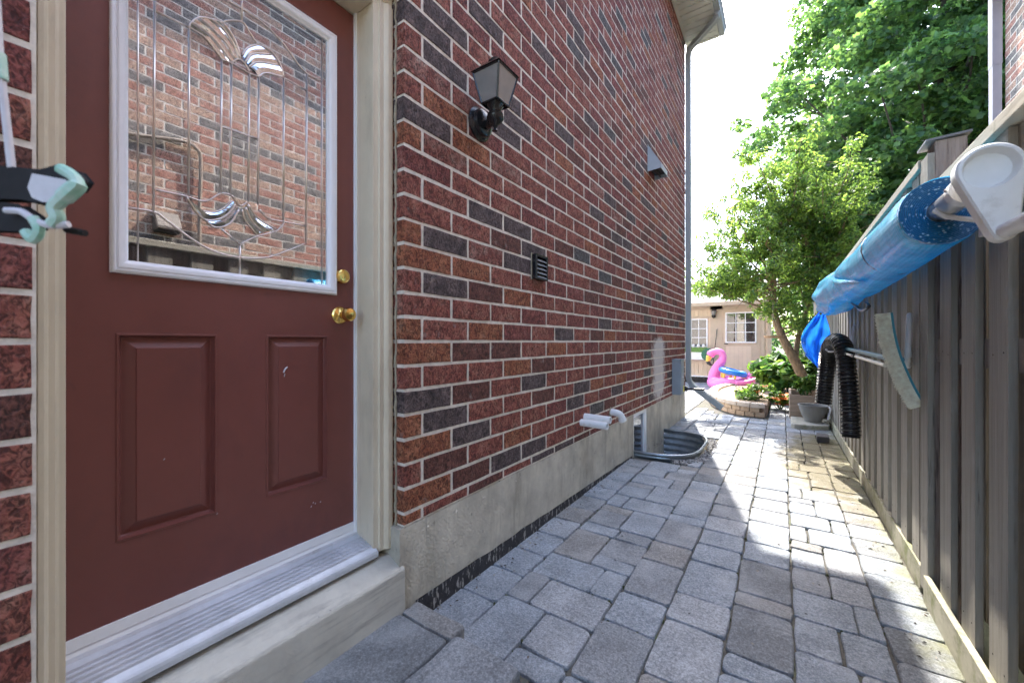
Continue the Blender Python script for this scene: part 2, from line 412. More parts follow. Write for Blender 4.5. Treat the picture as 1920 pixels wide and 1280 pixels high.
# ------------------------------------------------------------------ mesh tools
class MB:
    def __init__(s): s.v = []; s.f = []; s.m = []
    def add(s, vs, fs, mi=0):
        o = len(s.v); s.v += [tuple(p) for p in vs]
        for f in fs: s.f.append([i + o for i in f]); s.m.append(mi)
    def box(s, x0, x1, y0, y1, z0, z1, mi=0):
        vs = [(x0, y0, z0), (x1, y0, z0), (x1, y1, z0), (x0, y1, z0), (x0, y0, z1), (x1, y0, z1), (x1, y1, z1), (x0, y1, z1)]
        s.add(vs, [(0, 3, 2, 1), (4, 5, 6, 7), (0, 1, 5, 4), (1, 2, 6, 5), (2, 3, 7, 6), (3, 0, 4, 7)], mi)
    def prism(s, pts, a0, a1, axis='y', mi=0):
        """pts 2d polygon extruded along axis; for axis y pts=(x,z); x pts=(y,z); z pts=(x,y)"""
        def mk(p, a):
            return {'y': (p[0], a, p[1]), 'x': (a, p[0], p[1]), 'z': (p[0], p[1], a)}[axis]
        n = len(pts)
        vs = [mk(p, a0) for p in pts] + [mk(p, a1) for p in pts]
        fs = [tuple(range(n))[::-1], tuple(range(n, 2 * n))] + [(i, (i + 1) % n, n + (i + 1) % n, n + i) for i in range(n)]
        s.add(vs, fs, mi)
    def tube(s, pts, r, n=8, caps=True, mi=0, squash=None):
        pts = [Vector(p) for p in pts]
        k = len(pts)
        rs = r if isinstance(r, (list, tuple)) else [r] * k
        t0 = (pts[1] - pts[0]).normalized()
        up = Vector((0, 0, 1)) if abs(t0.z) < .9 else Vector((1, 0, 0))
        nrm = t0.cross(up).normalized()
        vs = []
        for i, p in enumerate(pts):
            t = (pts[min(i + 1, k - 1)] - pts[max(i - 1, 0)]).normalized()
            nrm = (nrm - t * nrm.dot(t)).normalized()
            b = t.cross(nrm)
            for j in range(n):
                a = 2 * math.pi * j / n
                vs.append(p + (nrm * math.cos(a) + b * math.sin(a)) * rs[i])
        fs = []
        for i in range(k - 1):
            for j in range(n):
                fs.append((i * n + j, i * n + (j + 1) % n, (i + 1) * n + (j + 1) % n, (i + 1) * n + j))
        if caps:
            fs.append(tuple(range(n))[::-1]); fs.append(tuple(range((k - 1) * n, k * n)))
        s.add(vs, fs, mi)
    def lathe(s, prof, o, ax=(0, 0, 1), n=20, mi=0):
        """prof: list of (radius, height along ax)"""
        ax = Vector(ax).normalized(); o = Vector(o)
        up = Vector((0, 0, 1)) if abs(ax.z) < .9 else Vector((1, 0, 0))
        u = ax.cross(up).normalized(); w = ax.cross(u)
        vs = []
        for (r, h) in prof:
            for j in range(n):
                a = 2 * math.pi * j / n
                vs.append(o + ax * h + (u * math.cos(a) + w * math.sin(a)) * max(r, 1e-5))
        fs = []
        for i in range(len(prof) - 1):
            for j in range(n):
                fs.append((i * n + j, (i + 1) * n + j, (i + 1) * n + (j + 1) % n, i * n + (j + 1) % n))
        fs.append(tuple(range(n))); fs.append(tuple(range((len(prof) - 1) * n, len(prof) * n))[::-1])
        s.add(vs, fs, mi)
    def build(s, name, mats, parent=None, smooth=False, bevel=0, origin=None, angle=40):
        me = bpy.data.meshes.new(name)
        org = Vector(parent['_o']) if parent is not None and origin is None else Vector(origin or (0, 0, 0))
        me.from_pydata([(Vector(p) - org) for p in s.v], [], s.f)
        if not isinstance(mats, (list, tuple)): mats = [mats]
        for m in mats: me.materials.append(m)
        if len(mats) > 1: me.polygons.foreach_set('material_index', s.m)
        if smooth:
            me.polygons.foreach_set('use_smooth', [True] * len(me.polygons))
            if angle < 180:
                try: me.set_sharp_from_angle(angle=R(angle))
                except Exception: pass
        me.update()
        o = bpy.data.objects.new(name, me)
        COL.objects.link(o)
        if parent is not None:
            o.parent = parent
            o.location = org - Vector(parent['_o'])
            o['_o'] = tuple(org)
        else:
            o.location = org; o['_o'] = tuple(org)
        if bevel:
            bv = o.modifiers.new('bevel', 'BEVEL'); bv.width = bevel; bv.segments = 2; bv.limit_method = 'ANGLE'; bv.angle_limit = R(35)
        return o

def tag(o, label=None, cat=None, group=None, kind=None):
    if label: o['label'] = label
    if cat: o['category'] = cat
    if group: o['group'] = group
    if kind: o['kind'] = kind
    return o
def thing(name, loc, label, cat, group=None):
    o = bpy.data.objects.new(name, None); COL.objects.link(o)
    o.location = loc; o['_o'] = tuple(loc); o.empty_display_size = .1
    return tag(o, label, cat, group)
def inst(name, me, loc, parent, mat=None):
    o = bpy.data.objects.new(name, me); COL.objects.link(o)
    o.parent = parent; o.location = Vector(loc) - Vector(parent['_o'])
    if mat is not None:
        o.material_slots[0].link = 'OBJECT'; o.material_slots[0].material = mat
    return o
def np_mesh(name, V, nper, mats, midx=None, parent=None, smooth=False):
    """mesh out of equal n-gons, V is (N*nper,3)"""
    V = np.asarray(V, dtype=np.float32).reshape(-1, 3)
    nf = len(V) // nper
    org = Vector(parent['_o']) if parent is not None else Vector((0, 0, 0))
    V = V - np.array(org, dtype=np.float32)
    me = bpy.data.meshes.new(name)
    me.vertices.add(len(V)); me.vertices.foreach_set('co', V.ravel())
    me.loops.add(len(V)); me.loops.foreach_set('vertex_index', np.arange(len(V), dtype=np.int32))
    me.polygons.add(nf)
    me.polygons.foreach_set('loop_start', np.arange(0, len(V), nper, dtype=np.int32))
    me.polygons.foreach_set('loop_total', np.full(nf, nper, dtype=np.int32))
    for m in mats: me.materials.append(m)
    if midx is not None: me.polygons.foreach_set('material_index', np.asarray(midx, dtype=np.int32))
    me.update(calc_edges=True)
    o = bpy.data.objects.new(name, me); COL.objects.link(o)
    if parent is not None: o.parent = parent
    return o
def spline(pts, k=8):
    """Catmull-Rom through pts"""
    P = [Vector(p) for p in pts]; P = [2 * P[0] - P[1]] + P + [2 * P[-1] - P[-2]]
    out = []
    for i in range(1, len(P) - 2):
        for j in range(k):
            t = j / k
            out.append(.5 * ((2 * P[i]) + (P[i + 1] - P[i - 1]) * t + (2 * P[i - 1] - 5 * P[i] + 4 * P[i + 1] - P[i + 2]) * t * t + (3 * P[i] - P[i - 1] - 3 * P[i + 1] + P[i + 2]) * t ** 3))
    out.append(P[-2]); return out
CS, SN = math.cos(YAW), math.sin(YAW)
def in_view(x, y, z, m=.03):
    """rough test whether a point falls in the photograph's frame"""
    d = -x * SN + y * CS
    if d < .05: return False
    u = (x * CS + y * SN) / d; v = (z - EYE) / d
    return abs(u) < 1.28 + m and abs(v) < .853 + m
# ================================================================== GROUND
WELL = (-1.14, -.60, 3.66, 4.80)         # hole for the window well
g = MB()
BIG = 300
X0, X1, Y0, Y1 = WELL
for (a, b, c, d) in ((-BIG, X0 - .3, -BIG, BIG), (X1, BIG, -BIG, BIG), (X0 - .3, X1, -BIG, Y0), (X0 - .3, X1, Y1, BIG)):
    g.add([(a, c, -.050), (b, c, -.050), (b, d, -.050), (a, d, -.050)], [(0, 1, 2, 3)])
tag(g.build('ground', M_ground), kind='structure')

sb = MB()
for (a, b, c, d) in ((X1, .485, -2.6, 12), (-1.138, X1, -2.6, Y0), (-1.138, X1, Y1, 12), (-5, -1.138, 6.02, 12)):
    sb.add([(a, c, -.014), (b, c, -.014), (b, d, -.014), (a, d, -.014)], [(0, 1, 2, 3)])
path = sb.build('path', M_sand)
tag(path, kind='structure')

# paver material: tumbled concrete, own tone per variant, moss and damp patches near the fence
def paver_mat(name, base, sunny=False):
    m, nt, b = new_mat(name)
    N, L = nt.nodes, nt.links
    geo = N.new('ShaderNodeNewGeometry')
    nz = N.new('ShaderNodeTexNoise'); nz.inputs['Scale'].default_value = 7; nz.inputs['Detail'].default_value = 9; nz.inputs['Roughness'].default_value = .7
    L.new(geo.outputs['Position'], nz.inputs['Vector'])
    rp = N.new('ShaderNodeValToRGB')
    rp.color_ramp.elements[0].position = .3; rp.color_ramp.elements[0].color = (*[c * .72 for c in base], 1)
    rp.color_ramp.elements[1].position = .7; rp.color_ramp.elements[1].color = (*[c * 1.22 for c in base], 1)
    L.new(nz.outputs[0], rp.inputs[0])
    col = rp.outputs[0]
    # fine aggregate
    fn = N.new('ShaderNodeTexNoise'); fn.inputs['Scale'].default_value = 170; fn.inputs['Detail'].default_value = 6; fn.inputs['Roughness'].default_value = .85
    L.new(geo.outputs['Position'], fn.inputs['Vector'])
    mr = N.new('ShaderNodeMapRange'); mr.inputs[1].default_value = .32; mr.inputs[2].default_value = .68; mr.inputs[3].default_value = .42; mr.inputs[4].default_value = 1.75
    L.new(fn.outputs[0], mr.inputs[0])
    vm = N.new('ShaderNodeVectorMath'); vm.operation = 'SCALE'
    L.new(col, vm.inputs[0]); L.new(mr.outputs[0], vm.inputs['Scale']); col = vm.outputs[0]
    f2 = N.new('ShaderNodeTexNoise'); f2.inputs['Scale'].default_value = 75; f2.inputs['Detail'].default_value = 5; f2.inputs['Roughness'].default_value = .75
    L.new(geo.outputs['Position'], f2.inputs['Vector'])
    m2 = N.new('ShaderNodeMapRange'); m2.inputs[1].default_value = .36; m2.inputs[2].default_value = .64; m2.inputs[3].default_value = .68; m2.inputs[4].default_value = 1.22
    L.new(f2.outputs[0], m2.inputs[0])
    v2 = N.new('ShaderNodeVectorMath'); v2.operation = 'SCALE'
    L.new(col, v2.inputs[0]); L.new(m2.outputs[0], v2.inputs['Scale']); col = v2.outputs[0]
    # chalky haze
    hz = N.new('ShaderNodeTexNoise'); hz.inputs['Scale'].default_value = 3.5; hz.inputs['Detail'].default_value = 6
    L.new(geo.outputs['Position'], hz.inputs['Vector'])
    hr = N.new('ShaderNodeMapRange'); hr.inputs[1].default_value = .5; hr.inputs[2].default_value = .75; hr.inputs[4].default_value = .5
    L.new(hz.outputs[0], hr.inputs[0])
    mx = N.new('ShaderNodeMix'); mx.data_type = 'RGBA'; mx.inputs[7].default_value = (.40, .41, .42, 1)
    L.new(hr.outputs[0], mx.inputs[0]); L.new(col, mx.inputs[6]); col = mx.outputs[2]
    # damp ochre-green patch by the fence, Y 3.4-5.4
    sp = N.new('ShaderNodeSeparateXYZ'); L.new(geo.outputs['Position'], sp.inputs[0])
    def mth(op, a, b_=None, clamp=False):
        n = N.new('ShaderNodeMath'); n.operation = op; n.use_clamp = clamp
        for i, v in enumerate((a, b_)):
            if v is None: continue
            if isinstance(v, (int, float)): n.inputs[i].default_value = v
            else: L.new(v, n.inputs[i])
        return n.outputs[0]
    dx = mth('DIVIDE', mth('SUBTRACT', sp.outputs['X'], .38), .42)
    dy = mth('DIVIDE', mth('SUBTRACT', sp.outputs['Y'], 4.5), 1.25)
    rr = mth('SQRT', mth('ADD', mth('MULTIPLY', dx, dx), mth('MULTIPLY', dy, dy)))
    w1 = N.new('ShaderNodeTexNoise'); w1.inputs['Scale'].default_value = 6; w1.inputs['Detail'].default_value = 6
    L.new(geo.outputs['Position'], w1.inputs['Vector'])
    k = mth('MULTIPLY', mth('SUBTRACT', mth('ADD', mth('SUBTRACT', 1.15, rr), w1.outputs[0]), .56, True), 3.0, True)
    mx = N.new('ShaderNodeMix'); mx.data_type = 'RGBA'; mx.inputs[7].default_value = (.115, .092, .035, 1)
    kk = mth('MULTIPLY', k, .93)
    L.new(kk, mx.inputs[0]); L.new(col, mx.inputs[6]); col = mx.outputs[2]
    # moss film along the fence rail
    mf = mth('MULTIPLY', mth('SUBTRACT', sp.outputs['X'], .30, True), 2.6, True)
    mn = N.new('ShaderNodeTexNoise'); mn.inputs['Scale'].default_value = 9; mn.inputs['Detail'].default_value = 7
    L.new(geo.outputs['Position'], mn.inputs['Vector'])
    mk = mth('MULTIPLY', mth('SUBTRACT', mth('ADD', mf, mn.outputs[0]), .72, True), 2.2, True)
    mx = N.new('ShaderNodeMix'); mx.data_type = 'RGBA'; mx.inputs[7].default_value = (.21, .21, .11, 1)
    L.new(mk, mx.inputs[0]); L.new(col, mx.inputs[6]); col = mx.outputs[2]
    L.new(col, b.inputs['Base Color'])
    rg = N.new('ShaderNodeMapRange'); rg.inputs[3].default_value = .86; rg.inputs[4].default_value = .38
    L.new(k, rg.inputs[0]); L.new(rg.outputs[0], b.inputs['Roughness'])
    b.inputs['Specular IOR Level'].default_value = .4
    bp = N.new('ShaderNodeBump'); bp.inputs['Strength'].default_value = .8; bp.inputs['Distance'].default_value = .006
    L.new(fn.outputs[0], bp.inputs['Height'])
    b3 = N.new('ShaderNodeBump'); b3.inputs['Strength'].default_value = .35; b3.inputs['Distance'].default_value = .012
    L.new(hz.outputs[0], b3.inputs['Height']); L.new(bp.outputs[0], b3.inputs['Normal'])
    L.new(b3.outputs[0], b.inputs['Normal'])
    return m
PV = [paver_mat('paver_blue_grey', (.265, .292, .325)), paver_mat('paver_mid_grey', (.24, .252, .268)),
      paver_mat('paver_warm_grey', (.25, .245, .24)), paver_mat('paver_pale', (.31, .325, .345)), paver_mat('paver_dark', (.19, .20, .212))]
PVW = [.36, .30, .09, .16, .09]

def paver_geo(w, l, top=0.0, thick=.045, jit=.008, r=.012):
    """tumbled stone: rounded irregular outline, softened arris, ~50 tris"""
    hw, hl = w / 2, l / 2
    c = min(.018, .2 * min(w, l))
    base = [(-hw + c, -hl), (0, -hl), (hw - c, -hl), (hw - c * .25, -hl + c * .25), (hw, -hl + c), (hw, 0), (hw, hl - c), (hw - c * .25, hl - c * .25), (hw - c, hl), (0, hl), (-hw + c, hl), (-hw + c * .25, hl - c * .25), (-hw, hl - c), (-hw, 0), (-hw, -hl + c), (-hw + c * .25, -hl + c * .25)]
    base = [(x + random.uniform(-jit, jit) * .5, y + random.uniform(-jit, jit) * .5) for x, y in base]
    n = len(base)
    def ring(inset, z):
        out = []
        for (x, y) in base:
            d = math.hypot(x, y); k = (d - inset * 1.25) / d
            out.append((x * k, y * k, z + random.uniform(-.0006, .0006)))
        return out
    vs = ring(0, top - thick) + ring(0, top - .007) + ring(.0022, top - .0012) + ring(.005, top)
    fs = []
    for k in range(3):
        for i in range(n):
            fs.append((k * n + i, k * n + (i + 1) % n, (k + 1) * n + (i + 1) % n, (k + 1) * n + i))
    fs.append(tuple(range(3 * n, 4 * n)))
    return vs, fs

# ashlar layout, columns run with the passage
stones = []       # (x0,x1,y0,y1)
def blocked(x0, x1, y0, y1):
    cx, cy = (x0 + x1) / 2, (y0 + y1) / 2
    # window well and its gravel apron
    if (max(0, cx + 1.133) / .60) ** 3.0 + (abs(cy - 4.235) / .665) ** 3.0 < 1: return True
    if cy < 1.04 and cx < -.62: return True            # raised landing
    if y0 > 6.45 and x0 > .05: return True             # planter
    bx, by = cx + .30, cy - 8.3
    if (bx / 1.0) ** 2 + (by / 1.95) ** 2 < 1 and not (cx > -.19 and cy < 8.1): return True
    return False
def column(xa, xb, y0, y1, l=.21, j=.012):
    y = y0
    while y < y1:
        ll = l * random.uniform(1 - j * 4, 1 + j * 4)
        stones.append((xa, xb, y, y + ll)); y += ll
column(-1.142, -.955, .885, 12)
column(.303, .478, -2.5, 12, .203)
def band(xa, xb, y0, y1):
    y = y0; w = xb - xa
    xm = xa + w * .5
    last = None
    while y < y1:
        t = random.choice('ABCDEFG')
        if t == last: continue
        last = t
        if t == 'A':       # two squares
            l = .205; stones.append((xa, xm, y, y + l)); stones.append((xm, xb, y, y + l))
        elif t == 'B':     # long and two narrow
            l = .30; stones.append((xa, xm, y, y + l)); stones.append((xm, xb, y, y + .10)); stones.append((xm, xb, y + .10, y + l))
        elif t == 'C':
            l = .30; stones.append((xm, xb, y, y + l)); stones.append((xa, xm, y, y + .205)); stones.append((xa, xm, y + .205, y + l))
        elif t == 'D':     # large plus thin
            l = .205; q = xa + w * .72; stones.append((xa, q, y, y + l)); stones.append((q, xb, y, y + l))
        elif t == 'E':
            l = .205; q = xa + w * .28; stones.append((xa, q, y, y + l)); stones.append((q, xb, y, y + l))
        elif t == 'F':
            l = .11; q = xa + w * random.choice((.45, .55)); stones.append((xa, q, y, y + l)); stones.append((q, xb, y, y + l))
        else:
            l = .215; stones.append((xa, xa + w * .62, y, y + l)); stones.append((xa + w * .62, xb, y, y + .11)); stones.append((xa + w * .62, xb, y + .11, y + l))
        y += l
band(-.955, -.567, -2.5, 12)
# two single columns with stones of three lengths, joints staggered
def mixcol(xa, xb, y0, y1):
    y = y0
    while y < y1:
        l = random.choice((.21, .30, .10, .21, .19)); stones.append((xa, xb, y, y + l)); y += l
mixcol(-.567, -.372, -2.5, 12); mixcol(-.372, -.165, -2.6, 12); mixcol(-.165, .032, -2.45, 12)
band(.032, .303, -2.55, 12)
# patio behind the house
for i in range(9):
    column(-3.6 + i * .27, -3.6 + (i + 1) * .27, 6.2 + .05 * (i % 3), 11.1, .24)
stones = [s for s in stones if not blocked(*s)]
def drop(x0, x1, y0, y1): return 0.0
vis, rest = [], []
for s in stones:
    cx, cy = (s[0] + s[1]) / 2, (s[2] + s[3]) / 2
    if in_view(cx, cy, 0, .12) and not (cx < -1.14 and cy < 6): vis.append((math.hypot(cx, cy), s))
    else: rest.append(s)
vis.sort(key=lambda t: t[0])
near = [s for d, s in vis[:295]]; rest += [s for d, s in vis[295:]]
def stone_pose(s):
    gp = random.uniform(.003, .0075)
    w, l = s[1] - s[0] - gp, s[3] - s[2] - gp
    return (s[0] + s[1]) / 2, (s[2] + s[3]) / 2, w, l, random.uniform(-.0025, .002)
cache = {}
for s in near:
    cx, cy, w, l, dz = stone_pose(s)
    key = (round(w / .006), round(l / .006), random.randrange(3))
    if key not in cache:
        vs, fs = paver_geo(w, l)
        me = bpy.data.meshes.new('paver'); me.from_pydata(vs, [], fs); me.materials.append(PV[0])
        pass; me.update()
        cache[key] = me
    o = inst('paver', cache[key], (cx, cy, dz), path, random.choices(PV, PVW)[0])
    o.rotation_euler = (random.uniform(-.006, .006), random.uniform(-.006, .006), random.uniform(-.008, .008))
pr = MB()
for s in rest:
    cx, cy, w, l, dz = stone_pose(s)
    vs, fs = paver_geo(w, l)
    pr.add([(x + cx, y + cy, z + dz) for x, y, z in vs], fs, random.choices(range(5), PVW)[0])
o = pr.build('distant_pavers', PV, parent=path); o['kind'] = 'stuff'

# raised landing of larger slabs in front of the door
lb = MB(); lb.box(-1.118, -.615, -1.6, 1.0, -.04, .052)
landing = lb.build('door_landing', M_sand)
tag(landing, kind='structure')
slabs = []
for yy in (-1.2, -.77, -.35, .08, .51):
    slabs.append((-1.122, -.885, yy + .01, yy + .44)); slabs.append((-.885, -.63, yy - .19, yy + .235))
slabs.append((-1.122, -.885, .955 - .005, 1.03)); slabs.append((-.885, -.63, .745, .985))
for s in slabs:
    cx, cy, w, l, dz = stone_pose(s)
    vs, fs = paver_geo(w, l, thick=.05)
    me = bpy.data.meshes.new('slab'); me.from_pydata(vs, [], fs); me.materials.append(PV[2])
    pass
    inst('slab', me, (cx, cy, .09 + dz * .5), landing, random.choice((PV[1], PV[2], PV[4])))

# moss tufts and grit in the joints
mo = MB()
for _ in range(420):
    s = random.choice(near); e = random.random()
    x = s[0] if e < .5 else random.uniform(s[0], s[1]); y = random.uniform(s[2], s[3]) if e < .5 else s[2]
    r = random.uniform(.003, .007)
    mo.lathe([(r, -.012), (r * .8, -.004), (0, .0)], (x, y, -.001), (0, 0, 1), 5)
o = mo.build('joint_moss', pm('moss', (.075, .085, .03), .95, .5, 30, .8, 90)); tag(o, kind='stuff', label='dark moss and grit in the joints between the grey pavers')

de = MB()
for _ in range(520):
    if random.random() < .45: x, y = random.uniform(-1.13, -1.05), random.uniform(1.05, 5.8)
    elif random.random() < .6: x, y = random.uniform(.36, .478), random.uniform(.6, 6)
    else: x, y = random.uniform(-1.1, .48), random.uniform(.7, 6)
    r = random.uniform(.0018, .005); a = random.uniform(0, 3.14); c = Vector((x, y, .002))
    e1 = Vector((math.cos(a), math.sin(a), 0)) * r * random.uniform(1, 2.4); e2 = Vector((-math.sin(a), math.cos(a), 0)) * r * .8
    de.add([c - e1, c - e2, c + e1, c + e2, c + Vector((0, 0, r * .9))], [(0, 1, 4), (1, 2, 4), (2, 3, 4), (3, 0, 4)], random.randrange(3))
o = de.build('debris', [pm('debris_brown', (.13, .08, .045), .9, .4, 30, 0), pm('debris_dark', (.05, .045, .04), .9, .3, 30, 0), pm('debris_tan', (.36, .30, .22), .9, .3, 30, 0)])
tag(o, 'scattered grit and dry leaf crumbs lying on the pavers', kind='stuff')

# ================================================================== BRICK TOOLS
HC = .0889; LB = .265; JW = .0128; JH = .0122
def brick_geo(w, h, d, corner=False, jit=.0013):
    """front face at x=0, runs back to -d; outline irregular, arris softened"""
    hw, hh = w / 2, h / 2
    base = [(-hw, -hh), (-hw / 3, -hh), (hw / 3, -hh), (hw, -hh), (hw, 0), (hw, hh), (hw / 3, hh), (-hw / 3, hh), (-hw, hh), (-hw, 0)]
    base = [(y + random.uniform(-jit, jit), z + random.uniform(-jit, jit)) for y, z in base]
    n = len(base)
    vs = [(-d, y, z) for y, z in base] + [(-.0022, y, z) for y, z in base]
    vs += [(random.uniform(-.0012, .0008), y - math.copysign(.0022, y) if abs(y) > .001 else y, z - math.copysign(.0022, z) if abs(z) > .001 else z) for y, z in base]
    fs = []
    for k in range(2):
        for i in range(n): fs.append((k * n + i, k * n + (i + 1) % n, (k + 1) * n + (i + 1) % n, (k + 1) * n + i))
    fs.append(tuple(range(2 * n, 3 * n)))
    return vs, fs

def wall_bricks(parent, X, sign, rows, z_of, y_lo, y_hi, starts, mats, variant, hole=None, view=True, limit=300, piece_d=.016, zmin=None, corner_edge=None, cam_key=None, name='brick', far_name='far_bricks'):
    """lays running-bond courses in the plane x=X facing sign*x"""
    bricks = []
    for r in rows:
        z0 = z_of(r) + JH / 2; z1 = z_of(r + 1) - JH / 2
        if zmin and z0 < zmin:
            z0 = zmin
            if z1 - z0 < .02: continue
        j = starts(r)
        ys = [j]
        while ys[0] > y_lo: ys.insert(0, ys[0] - LB)
        while ys[-1] < y_hi: ys.append(ys[-1] + LB)
        for i in range(len(ys) - 1):
            a, b = ys[i] + JW / 2, ys[i + 1] - JW / 2
            segs = [(a, b)]
            lo, hi = y_lo, y_hi
            out = []
            for a, b in segs:
                a2, b2 = max(a, lo), min(b, hi)
                if b2 - a2 < .02: continue
                if hole:
                    h0, h1, hz = hole
                    if z0 < hz:
                        for c, d in ((a2, min(b2, h0)), (max(a2, h1), b2)):
                            if d - c > .02: out.append((c, d))
                        continue
                out.append((a2, b2))
            for a2, b2 in out:
                bricks.append((r, i, a2, b2, z0, z1))
    return bricks

# ================================================================== OUR HOUSE
WX = -1.128
house = thing('brick_house', (WX, 5.98, 0), 'red and charcoal brick house wall with cream mortar and concrete foundation', 'house')
DO0, DO1, DOZ = .112, .9775, 2.335        # opening in the brickwork
hb = MB()
# mortar body: left pier, right wall, above the door
hb.box(-1.36, WX - .0024, -3.2, DO0 + .006, .377, 5.28)
hb.box(-1.36, WX - .0024, DO1 - .002, 5.976, .377, 5.28)
hb.box(-1.36, WX - .0024, DO0 + .006, DO1 - .002, DOZ, 5.28)
hb.build('mortar_wall', M_mortar, parent=house)
hb = MB()
hb.box(-9, -1.42, -3.2, 5.98, 2.4, 5.28); hb.box(-9, -1.45, -3.2, 5.98, -.3, 2.38)
hb.build('house_body', M_plainwall, parent=house)
# foundation, with basement window gap at Y 3.66..4.06 (recess to 4.45 side)
fd = MB()
FX = -1.131
for (a, b) in ((-3.2, DO0 + .01), (.972, 3.66), (4.10, 5.983)):
    fd.box(-1.40, FX, a, b, -.10, .374)
fd.box(-1.40, FX, 3.66, 4.10, -.5, -.32)
fd.box(-1.40, FX, 4.10, 5.4, -.5, -.104)
fd.box(-1.40, FX, 3.0, 3.66, -.5, -.104)
fd.build('foundation', M_found, parent=house, bevel=.004)
tr = MB()
ys = [1.03 + i * .06 for i in range(44)]
top = [max(.012, .085 - .028 * (y - 1.03) + .012 * mnoise.noise(Vector((y * 7, 3, 0)))) for y in ys]
for i in range(len(ys) - 1):
    tr.add([(FX + .002, ys[i], -.04), (FX + .002, ys[i + 1], -.04), (FX + .002, ys[i + 1], top[i + 1]), (FX + .002, ys[i], top[i])], [(0, 1, 2, 3)])
tr.build('damp_proofing', M_tar, parent=house)
# parging lump at the door corner
pg = MB(); pg.box(-1.25, FX + .0015, .955, .975, .235, .375); pg.build('parging', M_found, parent=house)

z_of = lambda r: EYE + r * HC
VAR = {}
def setrow(r, s, c0=0):
    for i, ch in enumerate(s): VAR[(r, c0 + i)] = ch
# col 0 is the corner brick of each course
rowsd = {14: 'RDRRR', 13: 'DRDRM', 12: 'RDRDR', 11: 'WRDRW', 10: 'ROMRR', 9: 'DOWRM', 8: 'OWRRM', 7: 'MRRMR', 6: 'RRDDR', 5: 'RRBDR', 4: 'ODWDR',
         3: 'OORRM', 2: 'RDBORR', 1: 'RRRMR', 0: 'OROMRDR', -1: 'OBBRORM', -2: 'RRROBR', -3: 'DBRDRR', -4: 'ODRRBR', -5: 'ODRRMD', -6: 'RBROR', -7: 'OBDDRR', -8: 'ORBRDD'}
for r, s in rowsd.items(): setrow(r, s)
def col_of(r, y):
    if r % 2: return int(math.floor((y - .973) / LB)) if y < 1.2248 else 1 + int(math.floor((y - 1.2248) / LB))
    return 0 if y < 1.063 else 1 + int(math.floor((y - 1.063) / LB))
def variant(r, y):
    if y > .96:
        v = VAR.get((r, col_of(r, y)))
        if v: return v
    h = random.random()
    return 'R' if h < .38 else 'M' if h < .62 else 'B' if h < .77 else 'D' if h < .86 else 'O' if h < .94 else 'W' if h < .975 else 'G'
starts = lambda r: 1.2248 if r % 2 else 1.063
bl = wall_bricks(None, WX, 1, range(-8, 48), z_of, -3.2, 5.974, starts, None, None, hole=(DO0, .9735, DOZ), zmin=.383)
bl = [b for b in bl if not (b[2] < .9735 and b[3] > DO0 + .02 and b[4] < DOZ)]
def scr(b):
    cy, cz = (b[2] + b[3]) / 2, (b[4] + b[5]) / 2
    d = -WX * SN + cy * CS
    return (b[3] - b[2]) * (b[5] - b[4]) / (max(d, .1) ** 3) if in_view(WX, cy, cz, .02) or in_view(WX, b[2], cz) or in_view(WX, b[3], cz) else 0
bl.sort(key=scr, reverse=True)
bcache = {}
def brick_mesh(w, h, d, k):
    key = (round(w, 3), round(h, 3), d, k)
    if key not in bcache:
        vs, fs = brick_geo(w, h, d)
        me = bpy.data.meshes.new('brick'); me.from_pydata(vs, [], fs); me.materials.append(BR['R']); me.update()
        bcache[key] = me
    return bcache[key]
KEYS = list(BR)
far = MB()
cnt = 0
for b in bl:
    r, i, y0, y1, z0, z1 = b
    d = .09 if (y0 < .975 and y0 > .9) or abs(y1 - DO0) < .01 else .018
    v = variant(r, (y0 + y1) / 2)
    px = WX + random.uniform(-.0012, .0012)
    if cnt < 296 and scr(b) > 0:
        inst('brick', brick_mesh(y1 - y0, z1 - z0, d, random.randrange(6)), (px, (y0 + y1) / 2, (z0 + z1) / 2), house, BR[v]); cnt += 1
    else:
        vs, fs = brick_geo(y1 - y0, z1 - z0, d)
        far.add([(x + px, y + (y0 + y1) / 2, z + (z0 + z1) / 2) for x, y, z in vs], fs, KEYS.index(v))
o = far.build('far_bricks', [BR[k] for k in KEYS], parent=house); o['kind'] = 'stuff'
# mortar smears: little squeezed blobs along joints near the corner
sm = MB()
for _ in range(260):
    r = random.randrange(-8, 15); y = random.uniform(.98, 3.2); z = z_of(r) + random.uniform(-.004, .004)
    q = random.uniform(.002, .005)
    sm.lathe([(q, -.004), (q * .8, .0), (0, q * .3)], (WX + .0005, y, z), (1, 0, 0), 5)
o = sm.build('mortar_smears', M_mortar, parent=house); o['kind'] = 'stuff'

# door frame: jambs, brickmould with stepped profile
GX = -1.184
def mould(mb, y_in, y_out, z0, z1, s):
    """vertical brickmould; y_in next to the jamb, y_out next to brick"""
    w = (y_out - y_in)
    prof = [(-1.262, y_in), (GX - .012, y_in), (GX - .010, y_in + w * .12), (GX - .004, y_in + w * .16), (GX - .004, y_in + w * .42), (GX + .002, y_in + w * .50), (GX + .007, y_in + w * .62), (GX + .007, y_in + w * .84), (GX + .001, y_in + w * .92), (GX + .001, y_out), (-1.262, y_out)]
    mb.prism(prof, z0, z1, 'z')
df = MB(); df.box(-1.40, -1.196, .8935, .915, .300, 2.265); df.build('jamb', M_trim, parent=house, bevel=.0015)
df = MB(); df.box(-1.40, -1.196, .142, .1635, .300, 2.265); df.build('jamb', M_trim, parent=house, bevel=.0015)
df = MB(); df.box(-1.40, -1.196, .1640, .8930, 2.243, 2.265); df.build('head_jamb', M_trim, parent=house, bevel=.0015)
bm = MB(); mould(bm, .905, .969, .300, 2.262, 1); bm.build('brickmould', M_trim, parent=house)
